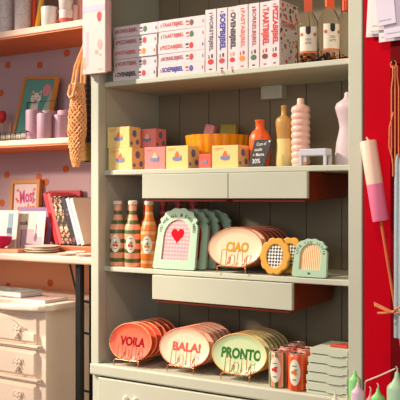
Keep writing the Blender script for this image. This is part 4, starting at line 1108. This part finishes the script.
# torch candle leaning on the wall
yt = RW - 0.040
p_top = Vector((X(369, yt), yt, Z(369, 141, yt)))
p_mid = Vector((X(381, yt), yt, Z(381, 221, yt)))
ax = (p_mid - p_top)
rollt = math.atan2(-ax.x, -ax.z)
L1 = ax.length
t = thing('torch_candle', 'cream and pink torch candle on a stick leaning against the red wall', 'candle', p_mid, (math.radians(2.0), -math.atan2(ax.x, -ax.z), 0))
rc = 8.3 / sc(374, yt)
m_, nt, b_, sp = _nodes('cream_pink_wax', 0.45)
nt.links.new(mixc(nt, math_(nt, 'GREATER_THAN', sp.outputs[2], L1*0.46), (248, 130, 166), (250, 214, 188)), b_.inputs['Base Color'])
m = MB(); m.lathe([(rc*0.93, 0), (rc, 0.003), (rc, L1-0.003), (rc*0.92, L1), (rc*0.2, L1-0.002)], 34); m.build('wax', m_, t, smooth=True)
m = MB(); m.tube([(0, 0, L1-0.004), (0.001, 0, L1+0.004), (-0.003, 0, L1+0.011)], 0.0022, 7); m.build('wick', PAPER, t, smooth=True)
sl = p_mid.z / (-ax.z / L1)
m = MB(); m.lathe([(0.0042, -sl + 0.003), (0.0042, 0.001)], 10); m.build('stick', mat('bamboo', (214, 110, 60), 0.5, 0.2), t, smooth=True)
# bundle of pale blue tapers tied with raffia
RAF = mat('raffia', (232, 140, 84), 0.65, 0.2, 50)
yc = RW - 0.100; xc = X(406.5, yc)
zlo, zhi = Z(400, 338, yc), Z(400, 150, yc)
t = thing('candle_bundle', 'bundle of pale blue-grey taper candles tied with raffia at the right edge', 'candles', (xc, yc, zlo))
BL = mat('blue_grey_wax', (168, 180, 184), 0.5, 0.08, 30)
Hh = zhi - zlo
for k, (dx, dy) in enumerate(((-0.026, 0.0), (-0.0085, -0.012), (0.0095, -0.010), (-0.0085, 0.014), (0.0095, 0.015), (0.026, 0.003))):
    m = MB(); m.lathe([(0.0085, 0), (0.0092, 0.003), (0.0088, Hh*0.55), (0.0075, Hh*0.92), (0.0045, Hh*(0.97 + 0.01*k)), (0.001, Hh*(0.98 + 0.01*k))], 14, c=(dx, dy, 0)); m.build('taper', BL, t, smooth=True)
zbw = Z(393, 311, yc) - zlo
m = MB(); m.tube([(0.037*math.cos(a), 0.027*math.sin(a), zbw) for a in [2*PI*i/24 for i in range(24)]], 0.003, 6, True)
m.tube([(-0.034, -0.018, zbw), (-0.060, -0.024, zbw + 0.012), (-0.083, -0.026, zbw + 0.022), (-0.079, -0.028, zbw + 0.015), (-0.040, -0.024, zbw)], 0.003, 6)
m.tube([(-0.030, -0.020, zbw), (-0.056, -0.026, zbw - 0.004), (-0.072, -0.028, zbw - 0.005)], 0.0032, 6)
m.tube([(-0.028, -0.02, zbw), (-0.020, -0.03, zbw + 0.010), (-0.004, -0.034, zbw + 0.018)], 0.003, 6)
m.build('raffia_bow', RAF, t, smooth=True)
zh = Z(393, 66, yc) - zlo
m = MB()
for s_ in (-1, 0, 1):
    m.tube([(-0.031 + 0.005*s_ + (0.004*s_ if abs(i-5) < 4 else 0), -0.004 + 0.003*s_, Hh*0.86 + (zh - Hh*0.86)*i/10) for i in range(11)], 0.0019, 6)
m.tube([(-0.036 + 0.008*math.cos(a), -0.002, zh + 0.004 + 0.010*math.sin(a)) for a in [2*PI*i/14 for i in range(14)]], 0.0018, 6, True)
m.tube([(-0.034, -0.012, Hh*0.94), (-0.042, -0.02, Hh*1.02), (-0.040, -0.022, Hh*1.12), (-0.033, -0.012, Hh*1.2)], 0.0018, 6)
m.build('raffia_strand', RAF, t, smooth=True)
m = MB(); m.tube([(0, 0.098, 0), (0, -0.006, 0), (0, -0.01, 0.008)], 0.003); o = m.build('wall_hook', BLACK); o.location = (xc - 0.036, yc + 0.002, zlo + zh + 0.009); tag(o, 'black hook above the raffia strands by the right photo edge', 'hook')

# ------------------------------------------------------------------ dip candles on a display table in front
ztb = 0.70
yk = -0.75
t = thing('display_table', 'low display table in front carrying the pastel dip candles', 'table', (X(378, yk), yk, 0))
m = MB(); m.box(-0.16, 0.40, -0.18, 0.14, ztb - 0.03, ztb); m.build('table_top', mat('display_wood', (200, 150, 110), 0.5), t, bevel=0.003)
for a in (-0.13, 0.37):
    for b in (-0.15, 0.11):
        m = MB(); m.box(a - 0.02, a + 0.02, b - 0.02, b + 0.02, 0, ztb - 0.03); m.build('leg', MATS['display_wood'], t)
GREEN = mat('wax_green', (140, 214, 120), 0.45, 0.03); LILW = mat('wax_lilac', (224, 190, 206), 0.45, 0.03); PALE = mat('wax_pale_green', (186, 218, 176), 0.45, 0.03)
CRW = mat('wax_cream', (238, 226, 190), 0.45, 0.03); PKW = mat('wax_pink', (240, 140, 140), 0.45, 0.03); YLW = mat('wax_yellow', (240, 206, 130), 0.45, 0.03)
def dip(px, py, y, wpx, m_, label, tip=0.014):
    r = wpx/2/sc(px, y); zt_ = Z(px, py, y) - ztb
    t = thing('dip_candle', label, 'candle', (X(px, y), y, ztb), group='pastel dip candles in front')
    m = MB(); m.lathe([(r*0.95, 0), (r*1.02, 0.004), (r, zt_ - tip*1.55), (r*0.9, zt_ - tip*1.3), (r*0.5, zt_ - tip*0.95), (r*0.28, zt_ - tip*0.6), (r*0.2, zt_ - 0.003), (0.0008, zt_)], 22); m.build('wax', m_, t, smooth=True)
    m = MB(); m.tube([(0, 0, zt_ - 0.003), (0.001, 0, zt_ + 0.004), (-0.002, 0, zt_ + 0.009)], 0.0012, 6); m.build('wick', PAPER, t)
    return t
dip(355, 370, yk + 0.05, 12.5, GREEN, 'bright green dip candle in front of the cabinet post')
dip(358, 382, yk, 14, LILW, 'pale lilac dip candle before the left green one')
dip(370.5, 391, yk + 0.03, 10, PKW, 'pink dip candle between the lilac and the second green one')
dip(378, 387.5, yk + 0.0, 14, GREEN, 'bright green dip candle in front of the red wall')
pg = dip(397, 371, yk - 0.04, 20, PALE, 'large pale green dip candle at the right photo edge', 0.022)
dip(335, 393.5, yk + 0.01, 13, CRW, 'pale cream green-tipped dip candle, leftmost at the bottom edge')
dip(347, 397.5, yk + 0.04, 13, YLW, 'pale yellow dip candle beside the leftmost one at the bottom edge')
# the long wick of the large candle
m = MB(); zt_ = Z(397, 371, yk - 0.04)
m.tube([(X(395, yk-.04), yk - 0.04, zt_ + 0.004), (X(380, yk-.02), yk - 0.02, Z(380, 375.5, yk-.02)), (X(366, yk+.02), yk + 0.02, Z(365, 381, yk+.02)), (X(364, yk+.05), yk + 0.055, Z(363, 384, yk+.05)), (X(363, yk+.08), yk + 0.08, ztb + 0.01)], 0.0014, 6)
m.build('long_wick', PAPER, pg, smooth=True).matrix_parent_inverse = Matrix.Translation(pg.location).inverted()

# ------------------------------------------------------------------ light
w = bpy.data.worlds.new('world'); S.world = w; w.use_nodes = True
bg = w.node_tree.nodes['Background']; bg.inputs[0].default_value = (1.0, 0.88, 0.82, 1); bg.inputs[1].default_value = 0.27
def spot(name, loc, target, power, col, size, blend, radius):
    l = bpy.data.lights.new(name, 'SPOT'); l.energy = power; l.color = col; l.spot_size = math.radians(size); l.spot_blend = blend; l.shadow_soft_size = radius
    o = bpy.data.objects.new(name, l); COL.objects.link(o); o.location = loc
    o.rotation_euler = (Vector(target) - Vector(loc)).to_track_quat('-Z', 'Y').to_euler()
    return o
WARM = (1.0, 0.89, 0.76)
spot('key_fill_spot', (-2.3, -1.6, 3.3), (0.66, 0.0, 1.02), 860, WARM, 32, 0.45, 0.05)  # key, the shop's ceiling spotlight
spot('key_fill_spot', (1.35, -1.5, 2.7), (1.1, 0.0, 1.15), 45, (1.0, 0.83, 0.64), 80, 0.8, 0.12)  # unseen fill lamp, added to brighten the red wall
spot('key_fill_spot', (-1.9, -1.7, 2.0), (-0.45, 0.0, 0.75), 290, (1.0, 0.84, 0.68), 44, 0.7, 0.08)  # unseen lamp added to light the dresser and table
a = bpy.data.lights.new('cool_fill', 'AREA'); a.shape = 'RECTANGLE'; a.size = 2.0; a.size_y = 1.6; a.energy = 34; a.color = (0.84, 0.92, 1.0)  # unseen area lamp, added as cool fill from the front
o = bpy.data.objects.new('cool_fill', a); COL.objects.link(o); o.location = (1.4, -3.8, 1.7); o.rotation_euler = (Vector((0.3, 0, 1.1)) - Vector(o.location)).to_track_quat('-Z', 'Y').to_euler()
v = S.view_settings
v.view_transform = 'Standard'; v.look = 'None'; v.exposure = 0.0; v.gamma = 1.0; v.use_curve_mapping = False
